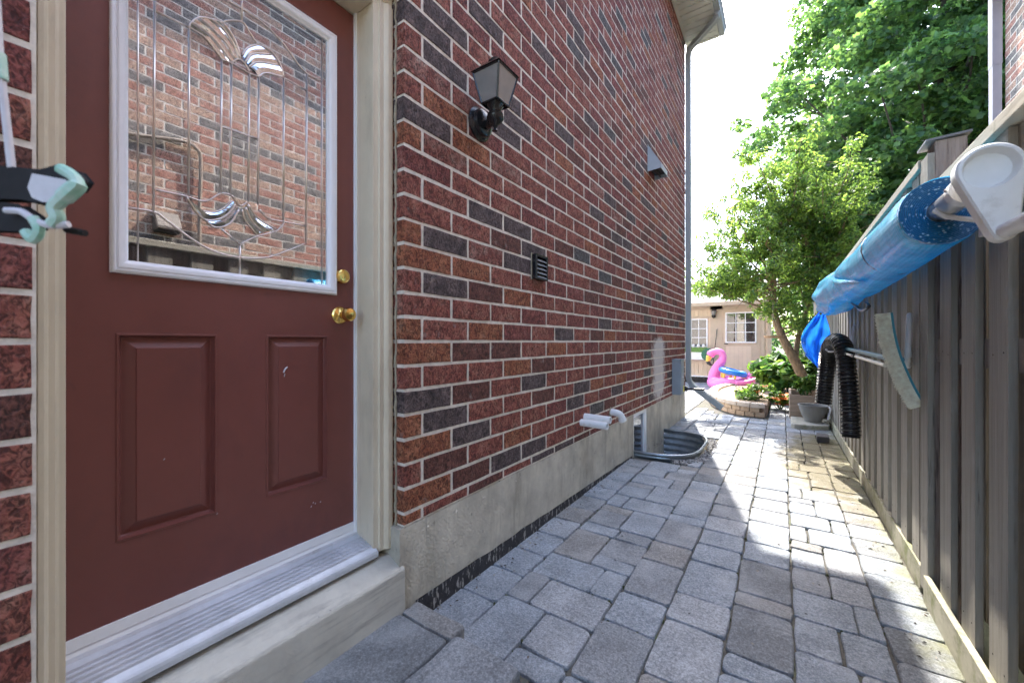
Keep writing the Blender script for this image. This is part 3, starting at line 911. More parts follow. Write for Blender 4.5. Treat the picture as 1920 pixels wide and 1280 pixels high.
bm = MB(); mould(bm, .154, .1195, .300, 2.262, 1); bm.build('brickmould', M_trim, parent=house)
bm = MB()
prof = [(-1.262, 2.2655), (GX - .012, 2.2655), (GX - .004, 2.275), (GX - .004, 2.292), (GX + .007, 2.305), (GX + .007, 2.324), (GX + .001, 2.331), (-1.262, 2.331)]
bm.prism(prof, .1195, .969, 'y'); bm.build('brickmould', M_trim, parent=house)
ck = MB()
for (a, b, s) in ((.9695, .9765, 1), (.1125, .119, 1)):
    pts = []
    zz = .305
    while zz < 2.33:
        pts.append((-1.172 + random.uniform(-.003, .004), (a + b) / 2 + random.uniform(-.001, .001), zz)); zz += .02
    ck.tube(pts, [random.uniform(.0038, .0068) for _ in pts], 6)
ck.build('caulk_bead', M_caulk, parent=house, smooth=True)
# weather stop strip between door and jamb
ws = MB(); ws.box(-1.302, -1.288, .8875, .893, .345, 2.2425); ws.build('weatherstrip', M_whitepl, parent=house)
# threshold
th = MB()
tp = [(-1.300, .345), (-1.296, .352), (-1.288, .352), (-1.284, .345), (-1.272, .341)]
x = -1.266; z = .339
for k in range(5):
    tp += [(x, z), (x + .0015, z + .0035), (x + .0035, z + .0035), (x + .005, z - .0025)]; x += .0145; z -= .0042
tp += [(-1.190, .312), (-1.183, .309), (-1.180, .302), (-1.180, .290), (-1.300, .290)]
th.prism(tp, .1645, .9035, 'y'); th.build('threshold', M_alu, parent=house)
sl = MB()
sl.prism([(-1.42, .15), (-1.42, .288), (-1.19, .272), (-1.124, .240), (-1.118, .233), (-1.118, .02), (-1.3, .02)], .05, .972, 'y')
sl.build('sill', M_sill, parent=house, bevel=.004)
dk = MB(); dk.box(-1.44, -1.402, .05, 1.0, .28, 2.4); dk.build('door_backing', M_dark, parent=house)

# ------------------------------------------------------------------ DOOR
door = thing('door', (-1.303, .165, .36), 'maroon steel entry door with leaded glass', 'door')
door.parent = house; door.location = Vector((-1.303, .165, .36)) - Vector(house['_o'])
del door['category']
DX = -1.303
D0, D1, DZ0, DZ1 = .1650, .8900, .372, 2.238
pan = ((.257, .461, .571, 1.066), (.589, .789, .571, 1.066))
db = MB()
def q(mb, y0, y1, z0, z1, x=DX): mb.add([(x, y0, z0), (x, y1, z0), (x, y1, z1), (x, y0, z1)], [(0, 1, 2, 3)])
q(db, D0, D1, DZ0, .571); q(db, D0, D1, 1.066, 1.225)
for a, b in ((D0, .257), (.461, .589), (.789, D1)): q(db, a, b, .571, 1.066)
for a, b in ((D0, .262), (.804, D1)): q(db, a, b, 1.225, 2.10)
q(db, D0, D1, 2.10, DZ1)
db.add([(DX, D1, DZ0), (DX - .044, D1, DZ0), (DX - .044, D1, DZ1), (DX, D1, DZ1)], [(0, 1, 2, 3)])
db.add([(DX, D0, DZ0), (DX - .044, D0, DZ0), (DX - .044, D1, DZ0), (DX, D1, DZ0)], [(0, 1, 2, 3)])
db.box(DX - .046, DX - .027, D0 + .001, D1 - .001, DZ0 + .001, DZ1 - .001)
def nested(mb, y0, y1, z0, z1, loops, closed=None, x=DX):
    """rectangular moulding rings: loops of (inset, dx)"""
    vs = []
    for ins, dx in loops:
        vs += [(x + dx, y0 + ins, z0 + ins), (x + dx, y1 - ins, z0 + ins), (x + dx, y1 - ins, z1 - ins), (x + dx, y0 + ins, z1 - ins)]
    fs = []
    for k in range(len(loops) - 1):
        for i in range(4): fs.append((k * 4 + i, k * 4 + (i + 1) % 4, (k + 1) * 4 + (i + 1) % 4, (k + 1) * 4 + i))
    if closed: fs.append(tuple(range((len(loops) - 1) * 4, len(loops) * 4)))
    mb.add(vs, fs)
dr_slab = db.build('door_slab', M_door, parent=door)
for (a, b, c, d) in pan:
    pb = MB(); nested(pb, a, b, c, d, [(0, 0), (.0015, .0025), (.005, .0028), (.008, -.008), (.011, -.0125), (.014, -.0125), (.036, -.003), (.0375, -.0005)], closed=True)
    pb.build('raised_panel', M_door, parent=door)
fr = MB(); nested(fr, .246, .819, 1.208, 2.1175, [(0, -.001), (0, .006), (.003, .011), (.008, .012), (.011, .009), (.014, .013), (.022, .013), (.027, .008), (.030, .002), (.033, .001), (.0335, -.006)])
lite = fr.build('glazing_frame', M_whitepl, parent=door, smooth=True, angle=50)
gl = MB(); gl.box(DX - .0055, DX - .003, .277, .788, 1.239, 2.087); gl.build('outer_pane', M_outerglass, parent=door)
gl = MB(); gl.box(DX - .024, DX - .020, .277, .788, 1.239, 2.087); gl.build('inner_pane', M_doorglass, parent=door)
CAME = {
'V1': [(0.329,1.933),(0.326,1.37)], 'V2': [(0.399,1.879),(0.398,1.433)], 'V3': [(0.474,1.837),(0.471,1.46)], 'V4': [(0.498,1.839),(0.495,1.462)],
'V5': [(0.544,1.839),(0.541,1.457)], 'V6': [(0.57,1.842),(0.567,1.457)], 'V7': [(0.643,1.878),(0.641,1.422)], 'V8': [(0.717,1.933),(0.713,1.37)],
'CT': [(0.524,2.086),(0.524,1.978)], 'CB': [(0.519,1.327),(0.519,1.241)], 'H': [(0.474,1.649),(0.568,1.653)],
'hl': [(0.329,1.876),(0.399,1.879)], 'hr': [(0.643,1.878),(0.714,1.876)],
'arc': [(.279,1.935),(.329,1.933),(.361,1.947),(.402,1.981),(0.458,2.008),(0.524,2.014),(0.59,2.008),(0.646,1.981),(0.687,1.947),(0.717,1.933),(0.765,1.935)],
'r0': [(0.566,1.937),(0.604,1.939),(0.631,1.915),(0.643,1.88)], 'r1': [(0.525,1.88),(0.54,1.912),(0.566,1.937)], 'r2': [(0.534,1.865),(0.554,1.901),(0.604,1.929)],
'r3': [(0.544,1.857),(0.568,1.885),(0.627,1.909)], 'r4': [(0.571,1.842),(0.59,1.864),(0.643,1.88)],
't0': [(0.477,1.942),(0.485,1.954),(0.524,1.977),(0.544,1.959),(0.566,1.937)],
'l0': [(0.399,1.879),(0.405,1.898),(0.423,1.922),(0.451,1.935),(0.477,1.942)], 'l1': [(0.399,1.879),(0.433,1.875),(0.46,1.852),(0.474,1.837)],
'l2': [(0.405,1.898),(0.442,1.891),(0.472,1.871),(0.499,1.843)], 'l3': [(0.423,1.921),(0.457,1.907),(0.488,1.887),(0.507,1.859)],
'l4': [(0.451,1.935),(0.479,1.925),(0.504,1.897),(0.52,1.866)], 'l5': [(0.477,1.942),(0.497,1.926),(0.514,1.896),(0.52,1.866)],
'hub': [(0.499,1.843),(0.514,1.862),(0.53,1.861),(0.544,1.843)], 'hb': [(0.474,1.837),(0.499,1.841),(0.544,1.838),(0.57,1.842)],
'b0': [(0.326,1.427),(0.391,1.429),(0.422,1.426),(0.445,1.435),(0.471,1.46),(0.499,1.462),(0.519,1.44),(0.54,1.457)],
'b1': [(0.394,1.428),(0.413,1.396),(0.436,1.378),(0.472,1.391),(0.494,1.415),(0.507,1.44)], 'b2': [(0.425,1.4),(0.457,1.405),(0.482,1.426),(0.499,1.449)],
'b3': [(0.436,1.378),(0.451,1.364),(0.472,1.366),(0.497,1.386),(0.517,1.428)], 'b4': [(0.472,1.362),(0.519,1.327)],
'b5': [(0.519,1.327),(0.563,1.36),(0.619,1.389),(0.642,1.418),(0.641,1.426)], 'b6': [(0.572,1.443),(0.597,1.423),(0.642,1.424),(0.712,1.427)],
'b7': [(0.524,1.43),(0.534,1.399),(0.565,1.365)], 'b8': [(0.534,1.44),(0.551,1.403),(0.582,1.376)], 'b9': [(0.54,1.45),(0.568,1.415),(0.619,1.395)],
'ba': [(0.279,1.368),(0.329,1.37),(0.354,1.354),(0.413,1.314),(0.46,1.295),(0.519,1.29),(0.59,1.302),(0.646,1.33),(0.712,1.37)],
'bd': [(0.769,2.086),(0.769,1.241)], 'bd2': [(0.297,2.086),(0.297,1.241)]}
cm = MB()
for n_, pts in CAME.items():
    P = [(DX - .0015, y, z) for y, z in pts]
    if len(P) > 2: P = spline(P, 5)
    cm.tube(P, .0015 if n_.startswith('bd') else .0021, 6)
cames = cm.build('lead_cames', M_cham, parent=door, smooth=True, angle=180)
bv = MB()
def petal(a, b):
    A = spline([(0, y, z) for y, z in CAME[a]], 4) if len(CAME[a]) > 2 else [Vector((0, y, z)) for y, z in CAME[a]]
    B = spline([(0, y, z) for y, z in CAME[b]], 4)
    n = 9
    def samp(P, t):
        f = t * (len(P) - 1); i = min(int(f), len(P) - 2); return P[i].lerp(P[i + 1], f - i)
    vs = []
    for i in range(n):
        t = i / (n - 1); p, r_ = samp(A, t), samp(B, t); m_ = p.lerp(r_, .5)
        vs += [(DX - .0028, p.y, p.z), (DX + .0012, m_.y, m_.z), (DX - .0028, r_.y, r_.z)]
    fs = []
    for i in range(n - 1):
        for k in (0, 1): fs.append((3 * i + k, 3 * i + 3 + k, 3 * i + 4 + k, 3 * i + 1 + k))
    bv.add(vs, fs)
for a, b in (('l1', 'l2'), ('l2', 'l3'), ('l3', 'l4'), ('l4', 'l5'), ('r1', 'r2'), ('r2', 'r3'), ('r3', 'r4'), ('b1', 'b2'), ('b3', 'b1'), ('b7', 'b8'), ('b8', 'b9')):
    petal(a, b)
bv.build('bevelled_petals', M_bevelglass, parent=door, smooth=True, angle=20)['kind'] = 'stuff'
# knob and deadbolt
kb = MB(); K = (DX, .833, 1.139)
kb.lathe([(.031, 0), (.031, .003), (.027, .008), (.015, .013), (.0125, .016), (.011, .028), (.013, .034), (.021, .040), (.0245, .050), (.0245, .056), (.021, .066), (.012, .069), (.0, .0692)], K, (1, 0, 0), 14)
kb.build('door_knob', M_brass, parent=door, smooth=True, angle=28)
kb = MB(); K = (DX, .838, 1.2765)
kb.lathe([(.0265, 0), (.0265, .004), (.0235, .018), (.020, .021), (.0185, .020), (.0175, .021), (0, .0212)], K, (1, 0, 0), 24)
dbt = kb.build('deadbolt', M_brass, parent=door, smooth=True, angle=28)
kb = MB(); kb.lathe([(.0065, .021), (.0065, .0235), (0, .0236)], (DX, .838, 1.271), (1, 0, 0), 14); kb.box(DX + .0232, DX + .0242, .837, .839, 1.267, 1.275, 1)
kb.build('keyway', [M_brass, M_black], parent=door)
sw = MB(); sw.prism([(DX - .002, .344), (DX + .010, .344), (DX + .012, .352), (DX + .007, .360), (DX + .009, .364), (DX + .004, .388), (DX - .002, .388)], D0 + .001, D1 - .001, 'y')
sw.build('door_sweep', M_sweep, parent=door)
# pale chips in the paint
chp = MB()
chp.tube([(DX + .0008, .640, .948), (DX + .0008, .644, .958), (DX + .0008, .652, .966)], .0022, 5)
chp.tube([(DX + .0008, .644, .945), (DX + .0008, .642, .935)], .001, 5)
for (y, z) in ((.735, .505), (.742, .500), (.760, .499), (.728, .494), (.345, .745), (.46, .566)):
    chp.tube([(DX + .0004, y, z), (DX + .0004, y + .003, z + .004)], .0009, 5)
chp.build('paint_chips', M_whiterib, parent=door)

# soffit, gutter, downspout of our house
so = MB()
SZ = 5.215
yy = -3.2
while yy < 6.09:
    w = .098; so.box(-1.10, -.735, yy, min(yy + .092, 6.09), SZ, SZ + .010); yy += .102
so.build('soffit_slats', M_soffit, parent=house)['kind'] = 'stuff'
so = MB(); so.box(-1.10, -.735, -3.2, 6.085, SZ + .0265, SZ + .028); so.build('soffit_backing', M_blackpl, parent=house)
so = MB(); so.box(-1.14, -.72, -3.2, 6.12, SZ + .03, SZ + .05); so.box(-1.128, -1.10, -3.2, 6.09, SZ - .006, SZ + .010); so.box(-.735, -.72, -3.2, 6.13, SZ - .004, SZ + .13)
so.box(-1.14, -.735, 6.092, 6.13, SZ - .004, SZ + .13)
so.build('fascia', M_soffit, parent=house)
gt = MB(); gt.prism([(-.719, SZ + .01), (-.719, SZ + .115), (-.700, SZ + .115), (-.64, SZ + .12), (-.632, SZ + .112), (-.632, SZ + .098), (-.648, SZ + .07), (-.655, SZ + .01)], -3.2, 6.15, 'y')
gt.build('gutter', M_spout, parent=house)
rf = MB(); rf.prism([(-.69, 5.325), (-1.2, 5.60), (-5.2, 7.8), (-9.4, 5.45), (-9.4, 5.30), (-1.14, 5.282), (-.70, 5.31)], -3.3, 6.12, 'y')
rf.build('roof', M_roof, parent=house)
dsn = MB()
def rect_tube(mb, pts, w, d, wdir=Vector((0, 1, 0))):
    pts = [Vector(p) for p in pts]; vs = []
    for i, p in enumerate(pts):
        t = (pts[min(i + 1, len(pts) - 1)] - pts[max(i - 1, 0)]).normalized()
        n = t.cross(wdir).normalized()
        k = 5
        ring = [(-w / 2, -d / 2), (w / 2, -d / 2), (w / 2, d / 2), (w / 6, d / 2), (w / 6, d / 2 - .006), (-w / 6, d / 2 - .006), (-w / 6, d / 2), (-w / 2, d / 2)]
        vs += [p + wdir * a + n * b for a, b in ring]
    m = 8; fs = []
    for i in range(len(pts) - 1):
        for j in range(m): fs.append((i * m + j, i * m + (j + 1) % m, (i + 1) * m + (j + 1) % m, (i + 1) * m + j))
    fs.append(tuple(range(m))[::-1]); fs.append(tuple(range(len(fs) and (len(pts) - 1) * m, len(pts) * m)))
    mb.add(vs, fs)
rect_tube(dsn, [(-.69, 5.68, SZ + .01), (-.695, 5.68, SZ - .035), (-.73, 5.71, SZ - .06), (-1.03, 5.95, SZ - .10), (-1.075, 5.975, SZ - .13), (-1.088, 5.98, SZ - .20), (-1.088, 5.98, 3.6)], .085, .06)
rect_tube(dsn, [(-1.088, 5.98, 3.62), (-1.088, 5.98, 2.2)], .089, .064)
rect_tube(dsn, [(-1.088, 5.98, 2.22), (-1.088, 5.98, .56), (-1.07, 5.98, .49), (-1.03, 5.98, .44)], .085, .06)
rect_tube(dsn, [(-1.06, 5.98, .455), (-.67, 5.98, .16)], .10, .068)
dsn.build('downspout', M_spout, parent=house)

# louvre vent
lv = thing('louvre_vent', (WX, 1.915, 1.44), 'small dark square louvred wall vent below and right of the lamp', 'vent')
v = MB()
VY0, VY1, VZ0, VZ1 = 1.853, 1.985, 1.385, 1.52
for bx in ((VY0, VY0 + .014, VZ0, VZ1), (VY1 - .012, VY1, VZ0, VZ1), (VY0 + .014, VY1 - .012, VZ1 - .012, VZ1), (VY0 + .014, VY1 - .012, VZ0, VZ0 + .010)):
    v.box(WX - .01, WX + .030, *bx)
v.build('vent_frame', M_black, parent=lv, bevel=.001)
v = MB(); v.box(WX - .01, WX + .004, VY0 + .014, VY1 - .012, VZ0 + .01, VZ1 - .012); v.build('vent_back', M_dark, parent=lv)
for k in range(5):
    z = VZ1 - .018 - k * .0225
    v = MB(); v.prism([(WX + .006, z), (WX + .008, z + .002), (WX + .029, z - .015), (WX + .029, z - .018), (WX + .024, z - .018)], VY0 + .0145, VY1 - .0125, 'y')
    v.build('louvre', pm('louvre_grey', (.30, .32, .34), .3, .1, 10, 0) if k == 0 else MATS['louvre_grey'], parent=lv)
v = MB(); v.tube([(WX + .002, VY0 - .003, VZ0 - .004), (WX + .002, VY0 - .003, VZ1 + .004), (WX + .002, VY1 + .002, VZ1 + .004)], .004, 6); v.build('caulk', M_caulk, parent=lv)

# exhaust hood
hd = thing('exhaust_hood', (WX, 4.25, 2.78), 'grey sheet metal exhaust hood high on the brick wall', 'vent')
v = MB()
HY0, HY1 = 4.10, 4.37
v.add([(WX, HY0, 3.03), (WX, HY0, 2.755), (WX + .13, HY0, 2.765), (WX + .13, HY0, 2.82)], [(0, 1, 2, 3)])
v.add([(WX, HY1, 3.03), (WX, HY1, 2.755), (WX + .13, HY1, 2.765), (WX + .13, HY1, 2.82)], [(3, 2, 1, 0)])
v.add([(WX, HY0, 3.03), (WX + .13, HY0, 2.82), (WX + .13, HY1, 2.82), (WX, HY1, 3.03)], [(0, 1, 2, 3)])
v.add([(WX + .13, HY0, 2.82), (WX + .13, HY0, 2.765), (WX + .13, HY1, 2.765), (WX + .13, HY1, 2.82)], [(0, 1, 2, 3)])
o = v.build('hood_shell', M_siding, parent=hd); sm_ = o.modifiers.new('s', 'SOLIDIFY'); sm_.thickness = .002
v = MB(); v.box(WX + .004, WX + .125, HY0 + .005, HY1 - .005, 2.80, 2.802); v.box(WX + .06, WX + .066, HY0 + .004, HY1 - .004, 2.768, 2.80)
v.build('damper_flap', M_blackpl, parent=hd)

# pvc stubs
pv = thing('drain_pipe', (WX, 2.52, .50), 'pair of short white plastic pipes poking out of the brick wall', 'pipe')
for dy, dz in ((0, -.012), (.055, .018)):
    v = MB(); zc = .512 + dz
    r = .024; yb = 2.50 + dy
    vs = []; n = 18
    for (xx, rr) in ((WX - .02, r), (WX + .185, r), (WX + .185, r - .004), (WX + .10, r - .004)):
        for j in range(n):
            a = 2 * math.pi * j / n; vs.append((xx, yb + math.cos(a) * rr, zc - .004 * (xx - WX) / .18 + math.sin(a) * rr))
    fs = []
    for i in range(3):
        for j in range(n): fs.append((i * n + j, (i + 1) * n + j, (i + 1) * n + (j + 1) % n, i * n + (j + 1) % n))
    fs.append(tuple(range(3 * n, 4 * n)))
    v.add(vs, fs); v.build('pipe', M_pvc, parent=pv, smooth=True)
ep = thing('elbow_pipe', (WX, 3.08, .49), 'white plastic pipe elbow turned down beside the basement window', 'pipe')
v = MB(); v.tube(spline([(WX - .02, 3.06, .487), (WX + .035, 3.06, .487), (WX + .07, 3.075, .472), (WX + .085, 3.09, .432)], 5), .027, 16)
v.build('elbow', M_pvc, parent=ep, smooth=True)
v = MB(); v.tube([(WX + .078, 3.084, .448), (WX + .088, 3.093, .420)], .031, 16); v.build('collar', M_pvc, parent=ep, smooth=True)
v = MB(); v.lathe([(.04, -.002), (.04, .004), (.028, .006)], (WX, 3.06, .487), (1, 0, 0), 18); v.build('flange', M_caulk, parent=ep)

# grey service box with conduit
mb_ = thing('service_box', (-1.08, 5.3, .38), 'grey metal service box on the brick wall beside the downspout', 'utility box')
v = MB(); v.box(WX, -1.025, 5.17, 5.36, .395, .815); v.build('box_body', M_boxgrey, parent=mb_, bevel=.004)
v = MB(); v.box(WX, -1.018, 5.16, 5.37, .816, .828); v.build('box_lid', M_boxgrey, parent=mb_, bevel=.002)
v = MB(); v.box(-1.0245, -1.021, 5.19, 5.34, .42, .79); v.build('cover_plate', M_boxgrey, parent=mb_, bevel=.001)
v = MB(); v.box(-1.0205, -1.019, 5.285, 5.34, .425, .50); v.build('sticker', M_yellow, parent=mb_)
v = MB(); v.lathe([(.008, 0), (.006, .006)], (-1.021, 5.26, .61), (1, 0, 0), 10); v.build('screw', M_whitepl, parent=mb_)
st = thing('black_hose_stub', (-1.12, 5.62, .42), 'short black pipe stub sticking out under the grey box', 'pipe')
v = MB(); v.tube([(WX - .02, 5.66, .425), (-1.04, 5.66, .42)], .034, 12); v.build('pipe_collar', M_blackpl, parent=st, smooth=True)
v = MB(); v.tube([(-1.05, 5.66, .42), (-.84, 5.66, .428)], .016, 10); v.build('pipe', M_blackpl, parent=st, smooth=True)

# basement window in the foundation
bw = thing('basement_window', (-1.2, 3.87, 0), 'small dark basement window with white frame in the concrete foundation', 'window')
v = MB(); v.box(-1.162, -1.156, 3.69, 4.03, -.30, .35); v.build('pane', M_winglass, parent=bw)
v = MB()
for bx in ((3.66, 3.69, -.32, .374), (4.03, 4.10, -.32, .374), (3.69, 4.03, .345, .374), (3.69, 4.03, -.32, -.29)): v.box(-1.20, -1.138, *bx)
v.build('window_frame', M_whitepl, parent=bw)
v = MB(); v.box(-1.4, -1.27, 3.6, 4.2, -.5, .40); v.build('window_backing', M_dark, parent=bw)

# window well: corrugated galvanised horseshoe with rolled rim and gravel floor
ww = thing('window_well', (-.87, 4.23, 0), 'galvanised corrugated window well sunk in the pavers by the basement window', 'window well')
def well_pt(t, grow=0.0):
    # superellipse horseshoe from wall (Y low) to wall (Y high)
    a = -math.pi / 2 + math.pi * t
    cy = 4.235; ry = .555 + grow; rx = .50 + grow
    c, s = math.cos(a), math.sin(a)
    e = 2 / 3.4
    return (-1.133 + rx * (abs(c) ** e), cy + ry * math.copysign(abs(s) ** e, s))
NT = 48
v = MB(); vs = []; zs = [.026 - i * .0115 for i in range(42)]
for k, z in enumerate(zs):
    gph = -.014 + .008 * math.cos(z / .068 * 2 * math.pi)
    for i in range(NT + 1):
        x, y = well_pt(i / NT, gph); vs.append((x, y, z))
fs = []
for k in range(len(zs) - 1):
    for i in range(NT):
        a = k * (NT + 1) + i; fs.append((a, a + 1, a + NT + 2, a + NT + 1))
v.add(vs, fs); v.build('corrugated_wall', M_galv, parent=ww, smooth=True, angle=180)
v = MB(); v.tube([(*well_pt(i / NT, .0), .034) for i in range(NT + 1)], .014, 12); v.build('rolled_rim', M_galv, parent=ww, smooth=True, angle=180)
v = MB(); v.add([(-1.5, 3.5, -.44), (-.5, 3.5, -.44), (-.5, 5, -.44), (-1.5, 5, -.44)], [(0, 1, 2, 3)])
v.build('well_floor', M_rock, parent=ww)
for k in range(6):
    v = MB(); v.lathe([(.007, 0), (.005, .004), (0, .005)], (-1.118, 4.755, .0 - k * .068), (0, -1, 0), 8); v.build('bolt', M_whitepl, parent=ww)
# gravel apron
gv = MB()
for _ in range(1500):
    t = random.uniform(.14, .80); gr = random.uniform(.015, .10 if t < .7 else .06)
    x, y = well_pt(t, gr)
    if y < 3.62: continue
    if x > -.50: continue
    r = random.uniform(.006, .012)
    c = Vector((x, y, random.uniform(-.012, .006)))
    vs = [c + Vector((random.uniform(.6, 1.1) * dx, random.uniform(.6, 1.1) * dy, random.uniform(.5, .9) * dz)) * r for dx, dy, dz in ((1, 0, 0), (0, 1, 0), (-1, 0, 0), (0, -1, 0), (0, 0, 1), (0, 0, -1))]
    gv.add(vs, [(0, 1, 4), (1, 2, 4), (2, 3, 4), (3, 0, 4), (1, 0, 5), (2, 1, 5), (3, 2, 5), (0, 3, 5)], random.randrange(3))
o = gv.build('gravel', [M_rock, pm('gravel_pale', (.45, .43, .40), .85, .3, 20, .3, 90), M_blockdark])
tag(o, 'loose grey gravel round the rim of the window well', None, None, 'stuff')

# ================================================================== WALL LAMP
lamp = thing('wall_lantern', (WX, 1.40, 2.02), 'black carriage lantern with smoked glass mounted on the brick wall', 'wall lamp')
LX, LY = -.995, 1.345
v = MB(); v.lathe([(.072, 0), (.074, .008), (.068, .014), (.060, .020), (.056, .036), (.040, .046), (.020, .050)], (WX, 1.40, 2.015), (1, 0, 0), 20)
v.build('backplate', M_black, parent=lamp, smooth=True, angle=35)
v = MB(); v.tube(spline([(WX + .03, 1.40, 2.01), (WX + .065, 1.385, 1.99), (WX + .105, 1.362, 1.992), (LX, LY, 2.005)], 5), [.020] * 16, 10)
v.build('arm', M_black, parent=lamp, smooth=True)
v = MB()
v.lathe([(.010, -.085), (.006, -.075), (.012, -.062), (.026, -.052), (.036, -.036), (.037, -.030), (.030, -.026), (.034, -.018), (.024, -.008), (.028, .004), (.040, .022)], (LX, LY, 2.01), (0, 0, 1), 20)
v.build('lamp_cup', M_black, parent=lamp, smooth=True, angle=35)
b0, b1, zb, zt = .040, .066, 2.032, 2.155
def corner(s, t, k, z): return (LX + s * k, LY + t * k, z)
v = MB()
for (s, t) in ((1, 1), (1, -1), (-1, 1), (-1, -1)): v.tube([corner(s, t, b0, zb), corner(s, t, b1, zt)], .0042, 6)
for k, z in ((b0, zb), (b1, zt)):
    c4 = [corner(1, 1, k, z), corner(1, -1, k, z), corner(-1, -1, k, z), corner(-1, 1, k, z), corner(1, 1, k, z)]
    for i in range(4): v.tube([c4[i], c4[i + 1]], .0045, 6)
v.build('cage', M_black, parent=lamp)
for (p, q_) in (((1, 1), (1, -1)), ((1, -1), (-1, -1)), ((-1, -1), (-1, 1)), ((-1, 1), (1, 1))):
    v = MB(); v.add([corner(*p, b0, zb), corner(*q_, b0, zb), corner(*q_, b1, zt), corner(*p, b1, zt)], [(0, 1, 2, 3)]); v.build('glass', M_lampglass, parent=lamp)
v = MB()
v.add([corner(1, 1, .073, zt + .004), corner(1, -1, .073, zt + .004), corner(-1, -1, .073, zt + .004), corner(-1, 1, .073, zt + .004),
       corner(1, 1, .05, zt + .028), corner(1, -1, .05, zt + .028), corner(-1, -1, .05, zt + .028), corner(-1, 1, .05, zt + .028),
       corner(1, 1, .024, zt + .052), corner(1, -1, .024, zt + .052), corner(-1, -1, .024, zt + .052), corner(-1, 1, .024, zt + .052)],
      [(3, 2, 1, 0)] + [(k * 4 + i, k * 4 + (i + 1) % 4, k * 4 + 4 + (i + 1) % 4, k * 4 + 4 + i) for k in (0, 1) for i in range(4)] + [(8, 9, 10, 11)])
v.lathe([(.028, .05), (.030, .056), (.024, .064), (.010, .068), (.006, .075), (0, .078)], (LX, LY, zt), (0, 0, 1), 14)
v.build('roof_cap', M_black, parent=lamp)
v = MB(); v.lathe([(.004, 0), (.020, .02), (.024, .045), (.016, .065), (0, .072)], (LX, LY, 2.045), (0, 0, 1), 12); v.build('bulb', M_bulb, parent=lamp, smooth=True)

# ================================================================== FENCE (board-on-board, two heights)
def fence(root, y0, y1, zt, zb, pitch, first, bw=.117):
    k = 0
    y = first
    while y < y1 - .02:
        w = .117 * random.uniform(.97, 1.02)
        a, b = max(y, y0), min(y + w, y1)
        if b - a > .04:
            m_ = MB(); dx = random.uniform(-.0015, .0015)
            m_.box(.489 + dx, .507 + dx, a, b, zb + random.uniform(-.01, .012), zt - .004)
            o = m_.build('front_board', M_fence, parent=root, bevel=.0015)
            m_ = MB()
            for zz in (zb + .10, 1.005, zt - .10):
                for yy in (a + .025, b - .025): m_.lathe([(.0028, 0), (.0028, .0006), (0, .0008)], (.489 + dx, yy + random.uniform(-.006, .006), zz + random.uniform(-.012, .012)), (-1, 0, 0), 6)
            m_.build('nail_head', M_black, parent=o)
        a, b = max(y + pitch * .5 - .002 - (bw - .117) / 2, y0), min(y + pitch * .5 - .002 + bw - (bw - .117) / 2, y1)
        if b - a > .04:
            m_ = MB(); m_.box(.590, .607, a, b, zb, zt - .004); m_.build('back_board', M_fence, parent=root)
        y += pitch
    m_ = MB(); m_.box(.508, .589, y0, y1, .965, 1.055); m_.build('middle_rail', M_fence, parent=root, bevel=.002)
    m_ = MB(); m_.box(.508, .589, y0, y1, zt - .09, zt - .005); m_.build('upper_rail', M_fence, parent=root)
    m_ = MB(); m_.box(.476, .625, y0, y1, zt, zt + .038); m_.build('top_cap', M_fencecap, parent=root, bevel=.003)

fn = thing('low_fence', (.5, 1.0, 0), 'near lower section of grey-brown board fence with mossy bottom rail', 'fence', None)
fence(fn, -2.6, 2.262, 1.612, .06, .213, -2.6 + (1.600 - (-2.6)) % .213, .190)
m_ = MB(); m_.box(.468, .4885, -2.6, 2.262, -.03, .108); m_.build('bottom_rail', M_fencerail, parent=fn, bevel=.003)
ff = thing('tall_fence', (.5, 5.0, 0), 'far taller section of grey-brown board fence behind hose and brush', 'fence', None)
fence(ff, 2.372, 9.6, 1.775, .06, .208, 2.42, .122)
m_ = MB(); m_.box(.482, .502, 2.372, 9.6, -.03, .098)
m_.build('bottom_rail', M_fencerail, parent=ff, bevel=.003)
fp = thing('fence_post', (.55, 2.32, 0), 'weathered square fence post with flat cap rising between the two fence heights', 'fence post')
m_ = MB(); m_.box(.502, .592, 2.268, 2.368, -.05, 1.845); m_.build('post_shaft', M_postwood, parent=fp, bevel=.002)
m_ = MB(); m_.box(.4815, .5015, 2.264, 2.369, .02, 1.80); m_.build('face_board', M_fence, parent=fp, bevel=.002)
m_ = MB(); m_.prism([(.474, 1.8455), (.602, 1.8515), (.602, 1.8595), (.474, 1.8535)], 2.255, 2.382, 'y'); m_.build('post_cap', MATS['cap_metal'], parent=fp)
# other posts stand behind the boards
for yy in (-1.5, .42, 4.6, 7.0):
    root = ff if yy > 2 else fn
    m_ = MB(); m_.box(.609, .70, yy, yy + .09, -.05, 1.60 if yy < 2 else 1.77); m_.build('back_post', M_fence, parent=root)
